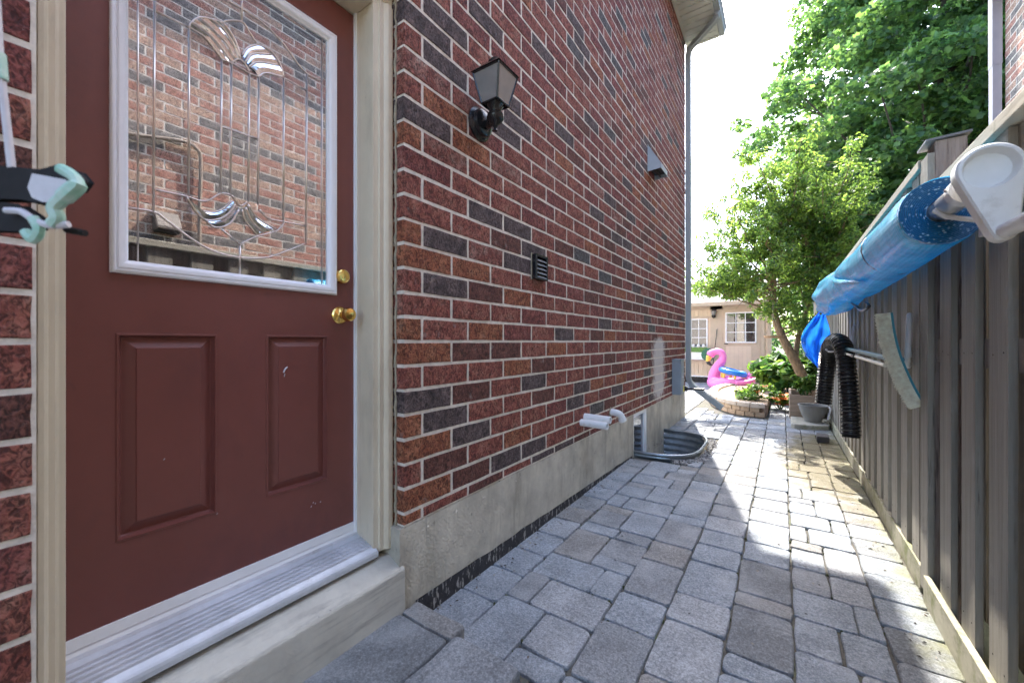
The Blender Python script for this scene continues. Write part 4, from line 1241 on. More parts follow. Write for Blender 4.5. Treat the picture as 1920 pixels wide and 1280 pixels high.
# soil verge behind the fence
# ================================================================== REEL WITH POOL COVER
AX, AZ = .385, 1.428; KS = 1.07
reel = thing('pool_cover_roll', (AX, 1.55, AZ), 'long roll of blue bubble pool cover hung along the fence', 'pool cover')
prof = [(1.56, .088, 0, 0), (1.62, .094, 0, 0), (1.9, .098, 0, 0), (2.2, .101, 0, 0), (2.5, .104, 0, 0), (2.75, .110, -.004, .002), (2.95, .113, -.008, .002), (3.06, .104, -.008, .0), (3.16, .098, -.008, -.004), (3.32, .112, -.014, 0), (3.55, .124, -.022, .002), (3.8, .130, -.026, .002), (4.05, .130, -.026, 0), (4.25, .118, -.022, -.01), (4.42, .085, -.015, -.03), (4.50, .03, -.01, -.05)]
prof = [(a * KS, b * KS, c, d) for a, b, c, d in prof]
dense = []
for i in range(len(prof) - 1):
    for k in range(6):
        t = k / 6; dense.append([prof[i][j] * (1 - t) + prof[i + 1][j] * t for j in range(4)])
dense.append(list(prof[-1]))
NA = 96
vs = []
for (y, r, ox, oz) in dense:
    for j in range(NA):
        a = 2 * math.pi * j / NA
        sag = 1 + .08 * max(0, -math.sin(a)) * min(1, (y - 1.5) / 1.5)
        amp = .003 + .011 * max(0, min(1, (y - 2.3) / 1.6))
        w = mnoise.noise(Vector((math.cos(a) * 2.1, math.sin(a) * 2.1, y * 3.0))) * amp * 1.3
        # strap pinches and twisted folds
        w += -.010 * math.exp(-((y - 2.31 - .10 * math.sin(a + .7)) / .012) ** 2)
        w += -.013 * math.exp(-((y - 3.32 - .14 * math.sin(a + .5)) / .03) ** 2)
        w += .008 * max(0, min(1, (y - 3.3))) * math.sin(5 * a + y * 7)
        w += .006 * max(0, min(1, (y - 2.3))) * math.sin(2 * a - y * 11) * mnoise.noise(Vector((y * 2, a, 5)))
        rr = (r + w) * sag
        vs.append((AX + ox + rr * math.cos(a), y + .010 * math.sin(3 * a) * (1 if y > 1.6 else 0), AZ + oz + rr * math.sin(a)))
fs = []
nr = len(dense)
for i in range(nr - 1):
    for j in range(NA): fs.append((i * NA + j, (i + 1) * NA + j, (i + 1) * NA + (j + 1) % NA, i * NA + (j + 1) % NA))
fs.append(tuple(range((nr - 1) * NA, nr * NA))[::-1])
v = MB(); v.add(vs, fs); v.build('rolled_sheet', M_cover, parent=reel, smooth=True, angle=180)
# the visible near end: wound layers, spiral ridges
v = MB(); vs = []; turns = 13; seg = 48
fs = []
for i in range(turns * seg + 1):
    t = i / seg; r = .032 + (.094 - .032) * t / turns
    a = 2 * math.pi * t
    wob = .003 * mnoise.noise(Vector((t * 3, 1, 2)))
    for (dr, yy) in ((0, 1.685), (.0006, 1.666 + wob), (.0031, 1.665 + wob), (.0038, 1.685)):
        vs.append((AX + (r + dr) * math.cos(a), yy, AZ + (r + dr) * math.sin(a)))
for i in range(turns * seg):
    for k in range(3): fs.append((4 * i + k, 4 * i + 4 + k, 4 * i + 5 + k, 4 * i + 1 + k))
v.add(vs, fs)
v.lathe([(.096, 0), (.0, .001)], (AX, 1.684, AZ), (0, -1, 0), 32)
v.build('wound_edge', M_coverend, parent=reel)
# strap and loose flap
v = MB()
pts = [(AX + .1085 * math.cos(a), 2.31 + .10 * math.sin(a + .7), AZ + .1085 * math.sin(a)) for a in [math.pi * (.55 + .09 * k) for k in range(14)]]
v.tube(pts, .0022, 6); v.build('tie_cord', M_blackpl, parent=reel)
v = MB()
P1 = spline([(AX - .128, 3.12, AZ + .01), (AX - .128, 2.94, AZ - .04), (AX - .108, 2.73, AZ - .072), (AX - .06, 2.48, AZ - .102)], 6)
vs = []
for i, p in enumerate(P1):
    t = i / (len(P1) - 1); w = .034 * math.sin(math.pi * min(1, t * .9 + .12))
    vs += [p + Vector((-.004, 0, w * .5)), p + Vector((-.016, 0, 0)), p + Vector((-.004, 0, -w * .6)), p + Vector((.01, 0, -w * .6))]
fs = []
for i in range(len(P1) - 1):
    for k in range(3): fs.append((4 * i + k, 4 * i + 4 + k, 4 * i + 5 + k, 4 * i + 1 + k))
v.add(vs, fs); v.build('folded_flap', M_cover, parent=reel, smooth=True, angle=180)
v = MB(); v.tube(spline([(AX, 3.55, AZ - .12), (AX + .01, 3.42, AZ - .15), (AX + .025, 3.28, AZ - .19), (AX + .04, 3.15, AZ - .17), (AX + .03, 3.3, AZ - .13)], 5), [.004 + .006 * math.sin(k / 20 * 3.1) for k in range(21)], 7)
v.build('loose_strap', M_blackpl, parent=reel, smooth=True)

rc = thing('reel_crank', (AX, 1.3, AZ), 'off-white plastic crank handle on the aluminium reel tube', 'crank handle')
v = MB(); v.tube([(AX, 1.71, AZ), (AX, 1.49, AZ)], .0305, 20); 
v.build('reel_tube', M_tube, parent=rc, smooth=True)
v = MB(); v.lathe([(.032, 0), (.0365, .002), (.0375, .043), (.032, .046), (.023, .047)], (AX, 1.503, AZ), (0, -1, 0), 24); v.build('collar', M_crank, parent=rc, smooth=True)
v = MB(); v.lathe([(.026, 0), (.026, .032), (.020, .036), (.020, .053), (.0255, .058), (.0255, .066)], (AX, 1.462, AZ), (0, -1, 0), 24); v.build('spindle', M_tube, parent=rc, smooth=True)
v = MB(); v.lathe([(.004, 0), (.005, .003), (.0, .005)], (AX - .036, 1.482, AZ + .006), (-1, 0, -.1), 10); v.build('screw', M_tube, parent=rc)
# teardrop arm: outline in the XZ plane
cx, cz, r1 = AX + .006, AZ + .013, .0555
bx_, bz_, r2 = AX + .028, AZ - .134, .0215
def hull(cx, cz, r1, bx, bz, r2, n=28):
    d = math.hypot(bx - cx, bz - cz); ang = math.atan2(bz - cz, bx - cx); al = math.acos((r1 - r2) / d)
    pts = []
    for i in range(n + 1):
        a = ang + al + (2 * math.pi - 2 * al) * i / n; pts.append((cx + r1 * math.cos(a), cz + r1 * math.sin(a)))
    for i in range(9):
        a = ang - al + 2 * al * i / 8; pts.append((bx + r2 * math.cos(a), bz + r2 * math.sin(a)))
    return pts
H0 = hull(cx, cz, r1, bx_, bz_, r2, 60)
H1 = hull(cx, cz, r1 - .004, bx_, bz_, r2 - .004, 60)
nc = 72
def cast(H, th):
    d = (math.cos(th), math.sin(th)); best = None
    for i in range(len(H)):
        (x0, z0), (x1, z1) = H[i], H[(i + 1) % len(H)]
        ex, ez = x1 - x0, z1 - z0; den = d[0] * ez - d[1] * ex
        if abs(den) < 1e-12: continue
        t = ((x0 - cx) * ez - (z0 - cz) * ex) / den; u = ((x0 - cx) * d[1] - (z0 - cz) * d[0]) / den
        if t > 0 and -1e-6 <= u <= 1 + 1e-6: best = max(best or 0, t)
    return cx + d[0] * best, cz + d[1] * best
ths = []
base_a = math.atan2(bz_ - cz, bx_ - cx)
for j in range(nc):            # denser sampling towards the narrow end
    f = (j / nc) * 2 - 1; ths.append(base_a + math.pi * math.copysign(abs(f) ** 1.35, f))
yb, yf = 1.397, 1.359
v = MB(); vs = []
O0 = [cast(H0, t) for t in ths]; O1 = [cast(H1, t) for t in ths]
vs += [(x, yb, z) for x, z in O0] + [(x, yf + .005, z) for x, z in O0] + [(x, yf, z) for x, z in O1]
rings = [(.046, yf), (.0445, yf + .002), (.043, yf + .013), (.0385, yf + .022), (.019, yf + .0245), (.0005, yf + .025)]
for rr, yy in rings: vs += [(cx + rr * math.cos(t), yy, cz + rr * math.sin(t)) for t in ths]
fs = [tuple(range(nc))]
for k in range(2 + len(rings)):
    for j in range(nc): fs.append((k * nc + j, (k + 1) * nc + j, (k + 1) * nc + (j + 1) % nc, k * nc + (j + 1) % nc))
v.add(vs, fs)
v.build('crank_arm', M_crank, parent=rc, smooth=True, angle=35)
v = MB(); v.tube([(bx_, 1.39, bz_), (bx_ + .004, 1.28, bz_ + .002), (bx_ + .005, 1.215, bz_ + .003), (bx_ + .005, 1.205, bz_ + .003)], [.017, .0175, .0178, .012], 16)
v.build('hand_grip', M_crank, parent=rc, smooth=True)
# hooks that carry the reel
for yy in (1.60, 4.78):
    hk = thing('reel_bracket', (.48, yy, AZ), ('near' if yy < 2 else 'far') + ' grey bracket holding the blue cover roll tube on the fence', 'bracket')
    v = MB(); v.box(.44, .482, yy - .012, yy + .012, AZ - .10, AZ - .04); v.build('bracket_arm', M_grip, parent=hk, bevel=.002)
    v = MB(); v.tube([(.485, yy, AZ - .07), (AX + .02, yy, AZ - .045), (AX - .01, yy, AZ - .034), (AX - .034, yy, AZ - .012)], .007, 8); v.build('cradle', M_grip, parent=hk, smooth=True)

# dangling blue sheet at the far end of the roll
ds = thing('hanging_blue_sheet', (.25, 4.88, 1.3), 'crumpled translucent blue sheet dangling from the far end of the roll', 'plastic sheet')
v = MB(); vs = []
nu, nv = 26, 36
for j in range(nv + 1):
    t = j / nv; z = 1.31 - t * .56
    w = .03 + .085 * math.sin(math.pi * min(1, t * 1.1)) if t < .72 else max(.012, .096 * (1 - t) / .28)
    cxx = .315 - .05 * math.sin(math.pi * min(1, t * .95))
    for i in range(nu + 1):
        s_ = i / nu * 2 - 1
        x = cxx + s_ * w
        y = 4.90 + .035 * math.sin(s_ * 7 + t * 5) * (.4 + t) + .02 * mnoise.noise(Vector((s_ * 3, t * 6, 1)))
        vs.append((x, y, z + .012 * math.sin(s_ * 5)))
fs = []
for j in range(nv):
    for i in range(nu):
        a = j * (nu + 1) + i; fs.append((a, a + 1, a + nu + 2, a + nu + 1))
v.add(vs, fs); o = v.build('sheet', M_net, parent=ds, smooth=True, angle=180)
v = MB(); v.tube(spline([(.33, 4.80, 1.38), (.28, 4.87, 1.31), (.25, 4.90, 1.24)], 5), .006, 6); v.build('knot', M_net, parent=ds)

# ================================================================== POLE, BRUSH, HOSE, HOOKS
def hook(y, z0, z1, label):
    h = thing('utility_hook', (.47, y, z0), label, 'hook')
    v = MB()
    pts = spline([(.478, y + .10, z0 + .015), (.47, y + .035, z0 - .03), (.455, y - .03, z0 - .01), (.452, y - .055, z0 + .05), (.462, y - .02, z1 - .03), (.47, y + .01, z1), (.473, y + .035, z1 - .03), (.474, y + .06, z0 + .06), (.474, y + .045, z0 + .01)], 6)
    v.tube(pts, .0105, 8); v.build('loop', M_grip, parent=h, smooth=True, angle=180)
    return h
hook(2.47, .965, 1.165, 'grey coated looped hook on the fence right behind the brush')
hook(4.13, .975, 1.17, 'smaller farther grey coated looped hook between hose and brush')
pole = thing('brush_pole', (.36, 3.3, .985), 'teal telescopic pole held level along the fence behind the brush', 'pole')
v = MB(); v.tube([(.40, 2.42, .968), (.395, 4.30, 1.0)], .0125, 10); v.build('shaft', M_teal, parent=pole, smooth=True)
v = MB(); v.tube([(.385, 2.45, .938), (.385, 3.85, .957)], .009, 8); v.build('inner_rod', M_tube, parent=pole, smooth=True)
for yy in (3.35, 3.75):
    v = MB(); v.box(.372, .384, yy, yy + .10, .944, .962); v.build('clip', M_blackpl, parent=pole)
brush = thing('pool_brush', (.42, 2.4, .95), 'curved wide pool brush with cream bristles and teal back on the fence', 'brush')
back = spline([(.392, 2.40, 1.172), (.397, 2.40, 1.12), (.405, 2.40, 1.06), (.419, 2.40, .99), (.438, 2.40, .925), (.458, 2.40, .865), (.478, 2.40, .815), (.497, 2.40, .775)], 6)
v = MB(); vs = []
nb = len(back)
for i, p in enumerate(back):
    t = (back[min(i + 1, nb - 1)] - back[max(0, i - 1)]).normalized(); nn = Vector((-t.z, 0, t.x))   # right-hand side
    if nn.x < 0: nn = -nn
    for a, b in ((-.002, -.022), (.006, -.022), (.010, 0), (.006, .022), (-.002, .022)):
        vs.append(p + nn * a + Vector((0, b, 0)))
fs = []
for i in range(nb - 1):
    for k in range(5): fs.append((5 * i + k, 5 * i + (k + 1) % 5, 5 * i + 5 + (k + 1) % 5, 5 * i + 5 + k))
fs.append((0, 1, 2, 3, 4)); fs.append(tuple(range(5 * nb - 5, 5 * nb))[::-1])
v.add(vs, fs); v.build('brush_back', M_teal, parent=brush, smooth=True)
v = MB(); V4 = []
for row in range(9):
    yy = -.020 + row * .005
    for i in range(150):
        f = (i + random.random() * .6) / 150 * (nb - 1.001); k = int(f); p = back[k].lerp(back[k + 1], f - k)
        t = (back[min(k + 1, nb - 1)] - back[max(0, k - 1)]).normalized(); nn = Vector((-t.z, 0, t.x))
        if nn.x > 0: nn = -nn
        L_ = .046 + random.uniform(-.004, .004)
        tip = p + nn * L_ + Vector((random.uniform(-.003, .003), yy * 1.25 + random.uniform(-.002, .002), random.uniform(-.003, .003)))
        b0_ = p + Vector((0, yy, 0)); s_ = Vector((0, .0013, .0)); s2 = t * .0013
        for sd in (s_, s2):
            V4 += [b0_ - sd, b0_ + sd, tip + sd * .9, tip - sd * .9]
np_mesh('bristles', [tuple(p) for p in V4], 4, [M_bristle], parent=brush)['kind'] = 'stuff'
v = MB(); v.tube([(.43, 2.405, .965), (.40, 2.46, .968)], .014, 10); v.build('socket', M_teal, parent=brush, smooth=True)

hose = thing('corrugated_hose', (.34, 3.95, .7), 'thick black corrugated hose draped over the pole on the fence', 'hose')
path_pts = spline([(.290, 4.36, .52), (.300, 4.34, .68), (.312, 4.28, .88), (.322, 4.20, .99), (.34, 4.08, 1.045), (.368, 3.95, 1.035), (.385, 3.87, .95), (.395, 3.81, .76), (.402, 3.76, .55), (.402, 3.72, .36)], 46)
acc = 0; rad = []
for i, p in enumerate(path_pts):
    if i: acc += (p - path_pts[i - 1]).length
    k = (acc / .027) % 1
    rad.append(.0545 + .0070 * max(-1, min(1, 2.0 * math.cos(2 * math.pi * k))))
v = MB(); v.tube(path_pts, rad, 22, caps=False)
v.build('ribbed_tube', M_blackpl, parent=hose, smooth=True, angle=50)
v = MB(); v.tube([path_pts[-1], path_pts[-4]], .05, 20); v.tube([path_pts[0], path_pts[3]], .05, 20); v.build('hollow_end', M_dark, parent=hose)
hb_ = thing('hose_bracket', (.44, 3.98, 1.0), 'small grey bracket arm under the arch of the black hose', 'bracket')
v = MB(); v.tube([(.485, 3.98, .985), (.30, 4.05, .965), (.285, 4.06, .985)], .008, 8); v.build('arm', M_grip, parent=hb_, smooth=True)

# ================================================================== NEIGHBOUR HOUSE
NX = 2.15
NY = 7.10
nh = thing('neighbour_house', (NX, NY, 0), 'sunlit tan and red brick side wall of the neighbouring house beyond the fence', 'house')
v = MB(); v.box(NX + .0022, NX + .3, -4.0, NY - .005, -.05, 5.25); v.build('mortar_wall', M_mortar_n, parent=nh)
v = MB(); v.box(NX + .31, NX + 7, -4.0, NY - .06, -.05, 5.25); v.build('house_body', M_plainwall, parent=nh)
nbk = wall_bricks(None, NX, -1, range(-6, 48), z_of, -4.0, NY, lambda r: NY - (.1325 if r % 2 else 0) - LB * 30, None, None)
def nscr(b):
    cy, cz = (b[2] + b[3]) / 2, (b[4] + b[5]) / 2
    return in_view(NX, b[2], cz, .0) and cz > 1.9
far = MB(); NK = ['R', 'O', 'D']; cnt = 0; ncache = {}
for b in nbk:
    r, i, y0, y1, z0, z1 = b
    k = random.choices(NK, (.45, .35, .2))[0]
    w, h = y1 - y0, z1 - z0
    if nscr(b) and cnt < 280:
        key = (round(w, 3), random.randrange(4))
        if key not in ncache:
            vs, fs = brick_geo(w, h, .03)
            me = bpy.data.meshes.new('brick'); me.from_pydata([(-x, -y, z) for x, y, z in vs], [], fs); me.materials.append(NB['R']); ncache[key] = me
        inst('brick', ncache[key], (NX, (y0 + y1) / 2, (z0 + z1) / 2), nh, NB[k]); cnt += 1
    else:
        vs, fs = brick_geo(w, h, .018)
        far.add([(NX - x, (y0 + y1) / 2 - y, z + (z0 + z1) / 2) for x, y, z in vs], fs, NK.index(k))
o = far.build('far_bricks', [NB[k] for k in NK], parent=nh); o['kind'] = 'stuff'
v = MB(); rect_tube(v, [(NX - .05, NY + .09, 5.2), (NX - .05, NY + .09, 4.32)], .12, .08); rect_tube(v, [(NX - .05, NY + .09, 4.34), (NX - .05, NY + .09, .1)], .113, .074)
v.build('downspout', M_spoutn, parent=nh)
v = MB(); v.box(NX - .26, NX + .35, -4.1, NY + .15, 5.25, 5.30); v.build('soffit', M_soffit, parent=nh)
v = MB(); v.prism([(NX - .265, 5.302), (NX - .265, 5.36), (NX + 3.5, 7.6), (NX + 7.4, 5.38), (NX + 7.4, 5.302)], -4.2, NY + .17, 'y'); v.build('roof', M_roof, parent=nh)
nc_ = thing('wall_conduit', (NX, 1.53, 2.0), 'bent tan conduit on the neighbouring brick wall, seen mirrored in the door glass', 'conduit')
v = MB(); v.tube(spline([(NX - .03, .30, 2.77), (NX - .03, 1.0, 2.86), (NX - .03, 1.38, 2.95), (NX - .03, 1.51, 2.92), (NX - .03, 1.54, 2.80), (NX - .03, 1.53, 2.3), (NX - .03, 1.53, 1.62)], 6), .017, 8)
v.build('tube', pm('conduit_tan', (.26, .21, .17), .8, .1, 10, .05, 60), parent=nc_, smooth=True)
nv_ = thing('neighbour_vent_hood', (NX, 1.27, 2.1), 'small brown vent hood on the neighbouring wall, seen mirrored in the door glass', 'vent')
v = MB(); v.prism([(NX, 2.25), (NX - .05, 2.24), (NX - .15, 2.09), (NX - .15, 2.06), (NX, 2.06)], 1.18, 1.36, 'y'); v.build('hood_shell', pm('brown_hood', (.085, .065, .05), .5, .2, 10, .1, 60), parent=nv_, bevel=.006)
v = MB(); v.box(NX - .14, NX - .005, 1.19, 1.35, 2.045, 2.059); v.build('vent_mouth', M_dark, parent=nv_)

# ================================================================== PLANTER, BOWL, SLAB
pl = thing('wooden_planter', (.24, 6.8, 0), 'square weathered wooden planter box against the fence', 'planter')
for nme, bx in (('front_plank', [(.075, .42, 6.50, 6.525, .02, .175), (.075, .42, 6.50, 6.525, .179, .335)]), ('side_plank', [(.075, .098, 6.526, 7.30, .02, .175), (.075, .098, 6.526, 7.30, .179, .345), (.42, .443, 6.526, 7.30, .02, .175), (.42, .443, 6.526, 7.30, .179, .345)]), ('back_plank', [(.099, .419, 7.276, 7.30, .02, .335)])):
    for b in bx:
        v = MB(); v.box(*b); v.build(nme, M_cedar, parent=pl, bevel=.002)
v = MB(); v.box(.099, .419, 6.53, 7.27, .02, .24); v.build('soil', M_soil, parent=pl)
cs = thing('concrete_step', (.28, 6.1, 0), 'long low mossy concrete slab under the grey bowl', 'slab')
v = MB(); v.prism([(.085, 5.93), (.12, 5.88), (.30, 5.90), (.45, 5.98), (.47, 6.12), (.47, 6.49), (.085, 6.49)], -.02, .055, 'z'); v.build('slab_body', M_slab, parent=cs, bevel=.012)
bl_ = thing('grey_bowl', (.31, 6.2, .06), 'wide grey plastic bowl standing on the slab before the planter', 'bowl')
v = MB(); v.lathe([(.085, 0), (.09, .004), (.088, .02), (.118, .08), (.140, .15), (.146, .19), (.158, .196), (.158, .206), (.140, .204), (.130, .15), (.09, .03), (0, .028)], (.31, 6.2, .056), (0, 0, 1), 36)
v.build('bowl_body', M_potgrey, parent=bl_, smooth=True, angle=50)
v = MB(); v.tube(spline([(.45, 6.15, .25), (.475, 6.13, .235), (.46, 6.12, .16), (.445, 6.11, .10)], 5), .010, 7); v.build('bowl_clip', M_whitepl, parent=bl_)
db_ = thing('dark_block', (.35, 5.3, 0), 'small dark stone block lying on the pavers near the fence', 'stone block')
v = MB(); v.prism([(.292, 5.21), (.398, 5.24), (.405, 5.42), (.30, 5.43)], -.005, .062, 'z'); v.build('block', M_blockdark, parent=db_, bevel=.008)
db_['label'] = 'small dark stone block lying on the pavers near the fence'

# ================================================================== FLOWER BED WITH CURVED BRICK EDGE
bed = thing('flower_bed', (-.3, 8.2, 0), 'round raised flower bed edged with tan curved paving bricks', 'flower bed')
BC = (-.30, 8.3); BRX, BRY = .80, 1.78
def bedpt(a, g=0): return (BC[0] + (BRX + g) * math.cos(a), BC[1] + (BRY + g) * math.sin(a))
a0, a1 = math.radians(100), math.radians(277)
def arcs(n, off=0): return [a0 + (a1 - a0) * (i + off) / n for i in range(n + 1)]
def wedge(mb, aa, ab, g0, g1, z0, z1, gap=.006):
    aa += gap; ab -= gap
    P = [bedpt(aa, g1), bedpt((aa + ab) / 2, g1), bedpt(ab, g1), bedpt(ab, g0), bedpt((aa + ab) / 2, g0), bedpt(aa, g0)]
    mb.prism(P, z0, z1, 'z')
for lev, n, off, z0, z1, g1, mt, nme in ((0, 20, 0, -.01, .055, 0, M_edge, 'edging_brick'), (1, 20, .5, .058, .118, .0, M_edge, 'edging_brick'), (2, 14, 0, .121, .182, .02, M_edgecap, 'cap_stone')):
    A_ = arcs(n, off)
    for i in range(n - (1 if off else 0)):
        v = MB(); wedge(v, A_[i], A_[i + 1], -.13, g1 + random.uniform(-.004, .004), z0, z1); v.build(nme, mt, parent=bed, bevel=.006)
v = MB(); P = [bedpt(a, -.12) for a in arcs(24)] + [(.04, 8.3), (.04, 9.8)]
v.prism([bedpt(a, -.125) for a in arcs(24)] + [(-.185, 6.7), (-.185, 8.1), (.06, 8.1), (.06, 9.9)], -.02, .15, 'z'); v.build('mulch', M_mulch, parent=bed)
gs = thing('garden_stake', (-.62, 7.3, .15), 'thin metal garden stake with a dark knob in the flower bed edge', 'stake')
v = MB(); v.tube([(-.62, 7.3, .13), (-.62, 7.3, .34)], .006, 7); v.build('rod', M_tube, parent=gs)
v = MB(); v.lathe([(.004, 0), (.014, .008), (.014, .022), (0, .03)], (-.62, 7.3, .33), (0, 0, 1), 10); v.build('knob', M_black, parent=gs)

# ------------------------------------------------------------------ foliage helpers
def leaves(name, centers, radii, n_per, size, mats, weights, parent, shape='oval', droop=.35, flat=.6, up=.5, sizevar=.35, axis_out=None):
    """leaf polygons scattered through ellipsoidal clumps"""
    C_ = np.asarray(centers, float); K = len(C_)
    Rr = np.asarray(radii, float).reshape(K, -1)
    if Rr.shape[1] == 1: Rr = np.repeat(Rr, 3, axis=1) * np.array([1, 1, flat])
    npc = np.asarray(n_per if hasattr(n_per, '__len__') else [n_per] * K)
    idx = np.repeat(np.arange(K), npc); N = len(idx)
    d = rng.normal(size=(N, 3)); d /= np.linalg.norm(d, axis=1)[:, None]
    rad = rng.uniform(.35, 1.0, N) ** .6
    P = C_[idx] + d * rad[:, None] * Rr[idx]
    nrm = rng.normal(size=(N, 3)) * .75 + np.array([0, 0, up]) + d * .35
    nrm /= np.linalg.norm(nrm, axis=1)[:, None]
    ax = d * .8 + rng.normal(size=(N, 3)) * .5 + np.array([0, 0, -droop])
    ax -= nrm * (ax * nrm).sum(1)[:, None]; ax /= np.linalg.norm(ax, axis=1)[:, None] + 1e-9
    bx = np.cross(nrm, ax)
    s = size * rng.uniform(1 - sizevar, 1 + sizevar, N)
    if shape == 'maple':
        sh = np.array([(0, -.5), (.48, -.22), (.26, .04), (.46, .34), (0, .62), (-.46, .34), (-.26, .04), (-.48, -.22)])
    elif shape == 'heart':
        sh = np.array([(0, -.5), (.3, -.42), (.42, -.1), (.28, .25), (0, .6), (-.28, .25), (-.42, -.1), (-.3, -.42)])
    else:
        sh = np.array([(0, -.5), (.2, -.18), (.21, .12), (0, .55), (-.21, .12), (-.2, -.18)])
    k = len(sh)
    V = P[:, None, :] + (bx[:, None, :] * sh[None, :, 0:1] + ax[:, None, :] * sh[None, :, 1:2]) * s[:, None, None]
    # cup the leaf a little along its edges
    V += nrm[:, None, :] * (np.abs(sh[None, :, 0:1]) * .45 * s[:, None, None])
    mi = rng.choice(len(mats), size=N, p=weights) if len(mats) > 1 else None
    return np_mesh(name, V.reshape(-1, 3), k, mats, mi, parent=parent)
def branch(mb, p0, p1, r0, r1, wob=.06, n=7, k=6):
    p0, p1 = Vector(p0), Vector(p1); L_ = (p1 - p0).length
    pts = []
    for i in range(n + 1):
        t = i / n; q_ = p0.lerp(p1, t)
        q_ += Vector((random.gauss(0, 1), random.gauss(0, 1), random.gauss(0, .5))) * wob * L_ * math.sin(math.pi * t) * .35
        pts.append(q_)
    mb.tube(pts, [r0 + (r1 - r0) * i / n for i in range(n + 1)], k)
    return pts

# ---- small ornamental tree in the flower bed
tree1 = thing('ornamental_tree', (.22, 7.6, .12), 'small leaning multi-stemmed tree with fine bright green leaves in the flower bed', 'tree')
tk = MB()
trunk = spline([(.31, 7.6, .12), (.27, 7.6, .40), (.20, 7.6, .64), (.075, 7.6, .92), (-.02, 7.6, 1.15), (-.09, 7.6, 1.38), (-.12, 7.6, 1.62), (-.145, 7.6, 1.95)], 5)
tk.tube(trunk, [.085 - .045 * i / (len(trunk) - 1) + .02 * math.exp(-i / 3) for i in range(len(trunk))], 10)
t2_ = spline([(.16, 7.62, .72), (.20, 7.75, 1.1), (.33, 7.9, 1.6), (.45, 7.95, 2.2)], 5)
tk.tube(t2_, [.042 - .024 * i / (len(t2_) - 1) for i in range(len(t2_))], 8)
tk.build('trunk', M_bark, parent=tree1, smooth=True, angle=180)
lim = MB(); tips = []
C0 = Vector((-.22, 7.5, 2.55))
starts_ = [Vector(p) for p in trunk[18:]] + [Vector(p) for p in t2_[10:]]
tgt = []
for _ in range(46):
    for __ in range(50):
        d = Vector((random.gauss(0, 1), random.gauss(0, 1), random.gauss(0, 1))).normalized()
        h = random.uniform(.75, 1.0)
        p = C0 + Vector((d.x * 1.22, d.y * 1.0, d.z * 1.62)) * h
        # vase shaped: narrower low, right side slopes down
        if p.z < 1.25: continue
        break
    tgt.append(p)
# outer limbs reaching to the left behind the house corner
tgt += [Vector((-1.30, 7.3, 2.3)), Vector((-1.25, 7.1, 1.75)), Vector((-1.15, 7.3, 2.75)), Vector((-.95, 7.2, 1.35)), Vector((-.70, 7.2, 1.25)), Vector((-1.05, 7.6, 3.2)), Vector((.55, 7.3, 1.35)), Vector((.35, 7.1, 1.2)), Vector((-.15, 7.2, 1.55)), Vector((-1.35, 7.2, 2.0)), Vector((-1.0, 6.9, 1.65)), Vector((-.8, 6.9, 1.5)), Vector((-.55, 6.8, 1.45)), Vector((-1.2, 7.4, 1.5)), Vector((-.4, 7.0, 1.35)), Vector((.75, 7.3, 2.4)), Vector((.85, 7.5, 3.0))]
tgt += [Vector((random.uniform(.1, .95), random.uniform(7.0, 7.9), random.uniform(2.0, 4.0))) for _ in range(12)]
tgt = [p for p in tgt if p.z > (1.85 if p.x < -.5 else 1.5 if p.x < .05 else 1.3)]
for p in tgt:
    s_ = min(random.sample(starts_, 6), key=lambda q_: (q_ - p).length + (0 if q_.z < p.z else 1.0))
    pts = branch(lim, s_, p, .016, .004, .10, 7, 5)
    for q_ in pts[3:]: tips.append(q_)
    for _ in range(3):
        a = pts[random.randrange(3, 7)]
        e = a + Vector((random.gauss(0, .24), random.gauss(0, .24), random.gauss(.10, .22)))
        pp = branch(lim, a, e, .005, .002, .1, 3, 4); tips += [pp[2], pp[3]]
lim.build('branches', M_bark, parent=tree1)
ctr = [tuple(p + Vector((random.gauss(0, .05), random.gauss(0, .05), random.gauss(0, .05)))) for p in tips]
ctr = [c_ for c_ in ctr if c_[2] > (1.74 if c_[0] < -.5 else 1.42 if c_[0] < .05 else 1.2)]
leaves('crown', ctr, [random.uniform(.07, .17) for _ in ctr], [random.randint(45, 95) for _ in ctr], .054, [M_leafsmall, M_leafsmall2], [.66, .34], tree1, 'oval', droop=.5, flat=.85, up=.55)

# ---- big maple beyond the fence
mp_ = thing('maple_tree', (3.1, 13.4, 0), 'tall dense maple with dark and bright green leaves rising behind the fence', 'tree')
MC = Vector((3.1, 13.4, 0))
tk = MB(); tr_ = spline([MC, MC + Vector((-.05, 0, 1.5)), MC + Vector((.05, .1, 3.5)), MC + Vector((-.05, 0, 6)), MC + Vector((.1, 0, 10))], 5)
tk.tube(tr_, [.26 - .2 * i / (len(tr_) - 1) for i in range(len(tr_))], 12); tk.build('trunk', M_barkdark, parent=mp_, smooth=True, angle=180)
lim = MB(); ctr = []; rad = []; bright = []
def crown_r(z):      # silhouette radius by height
    pts = [(1.5, 2.5), (2.5, 3.8), (4.5, 4.5), (6, 4.4), (7.5, 3.85), (9, 3.0), (10.5, 2.1), (12, .6)]
    for (a, ra), (b, rb) in zip(pts, pts[1:]):
        if a <= z <= b: return ra + (rb - ra) * (z - a) / (b - a)
    return .4
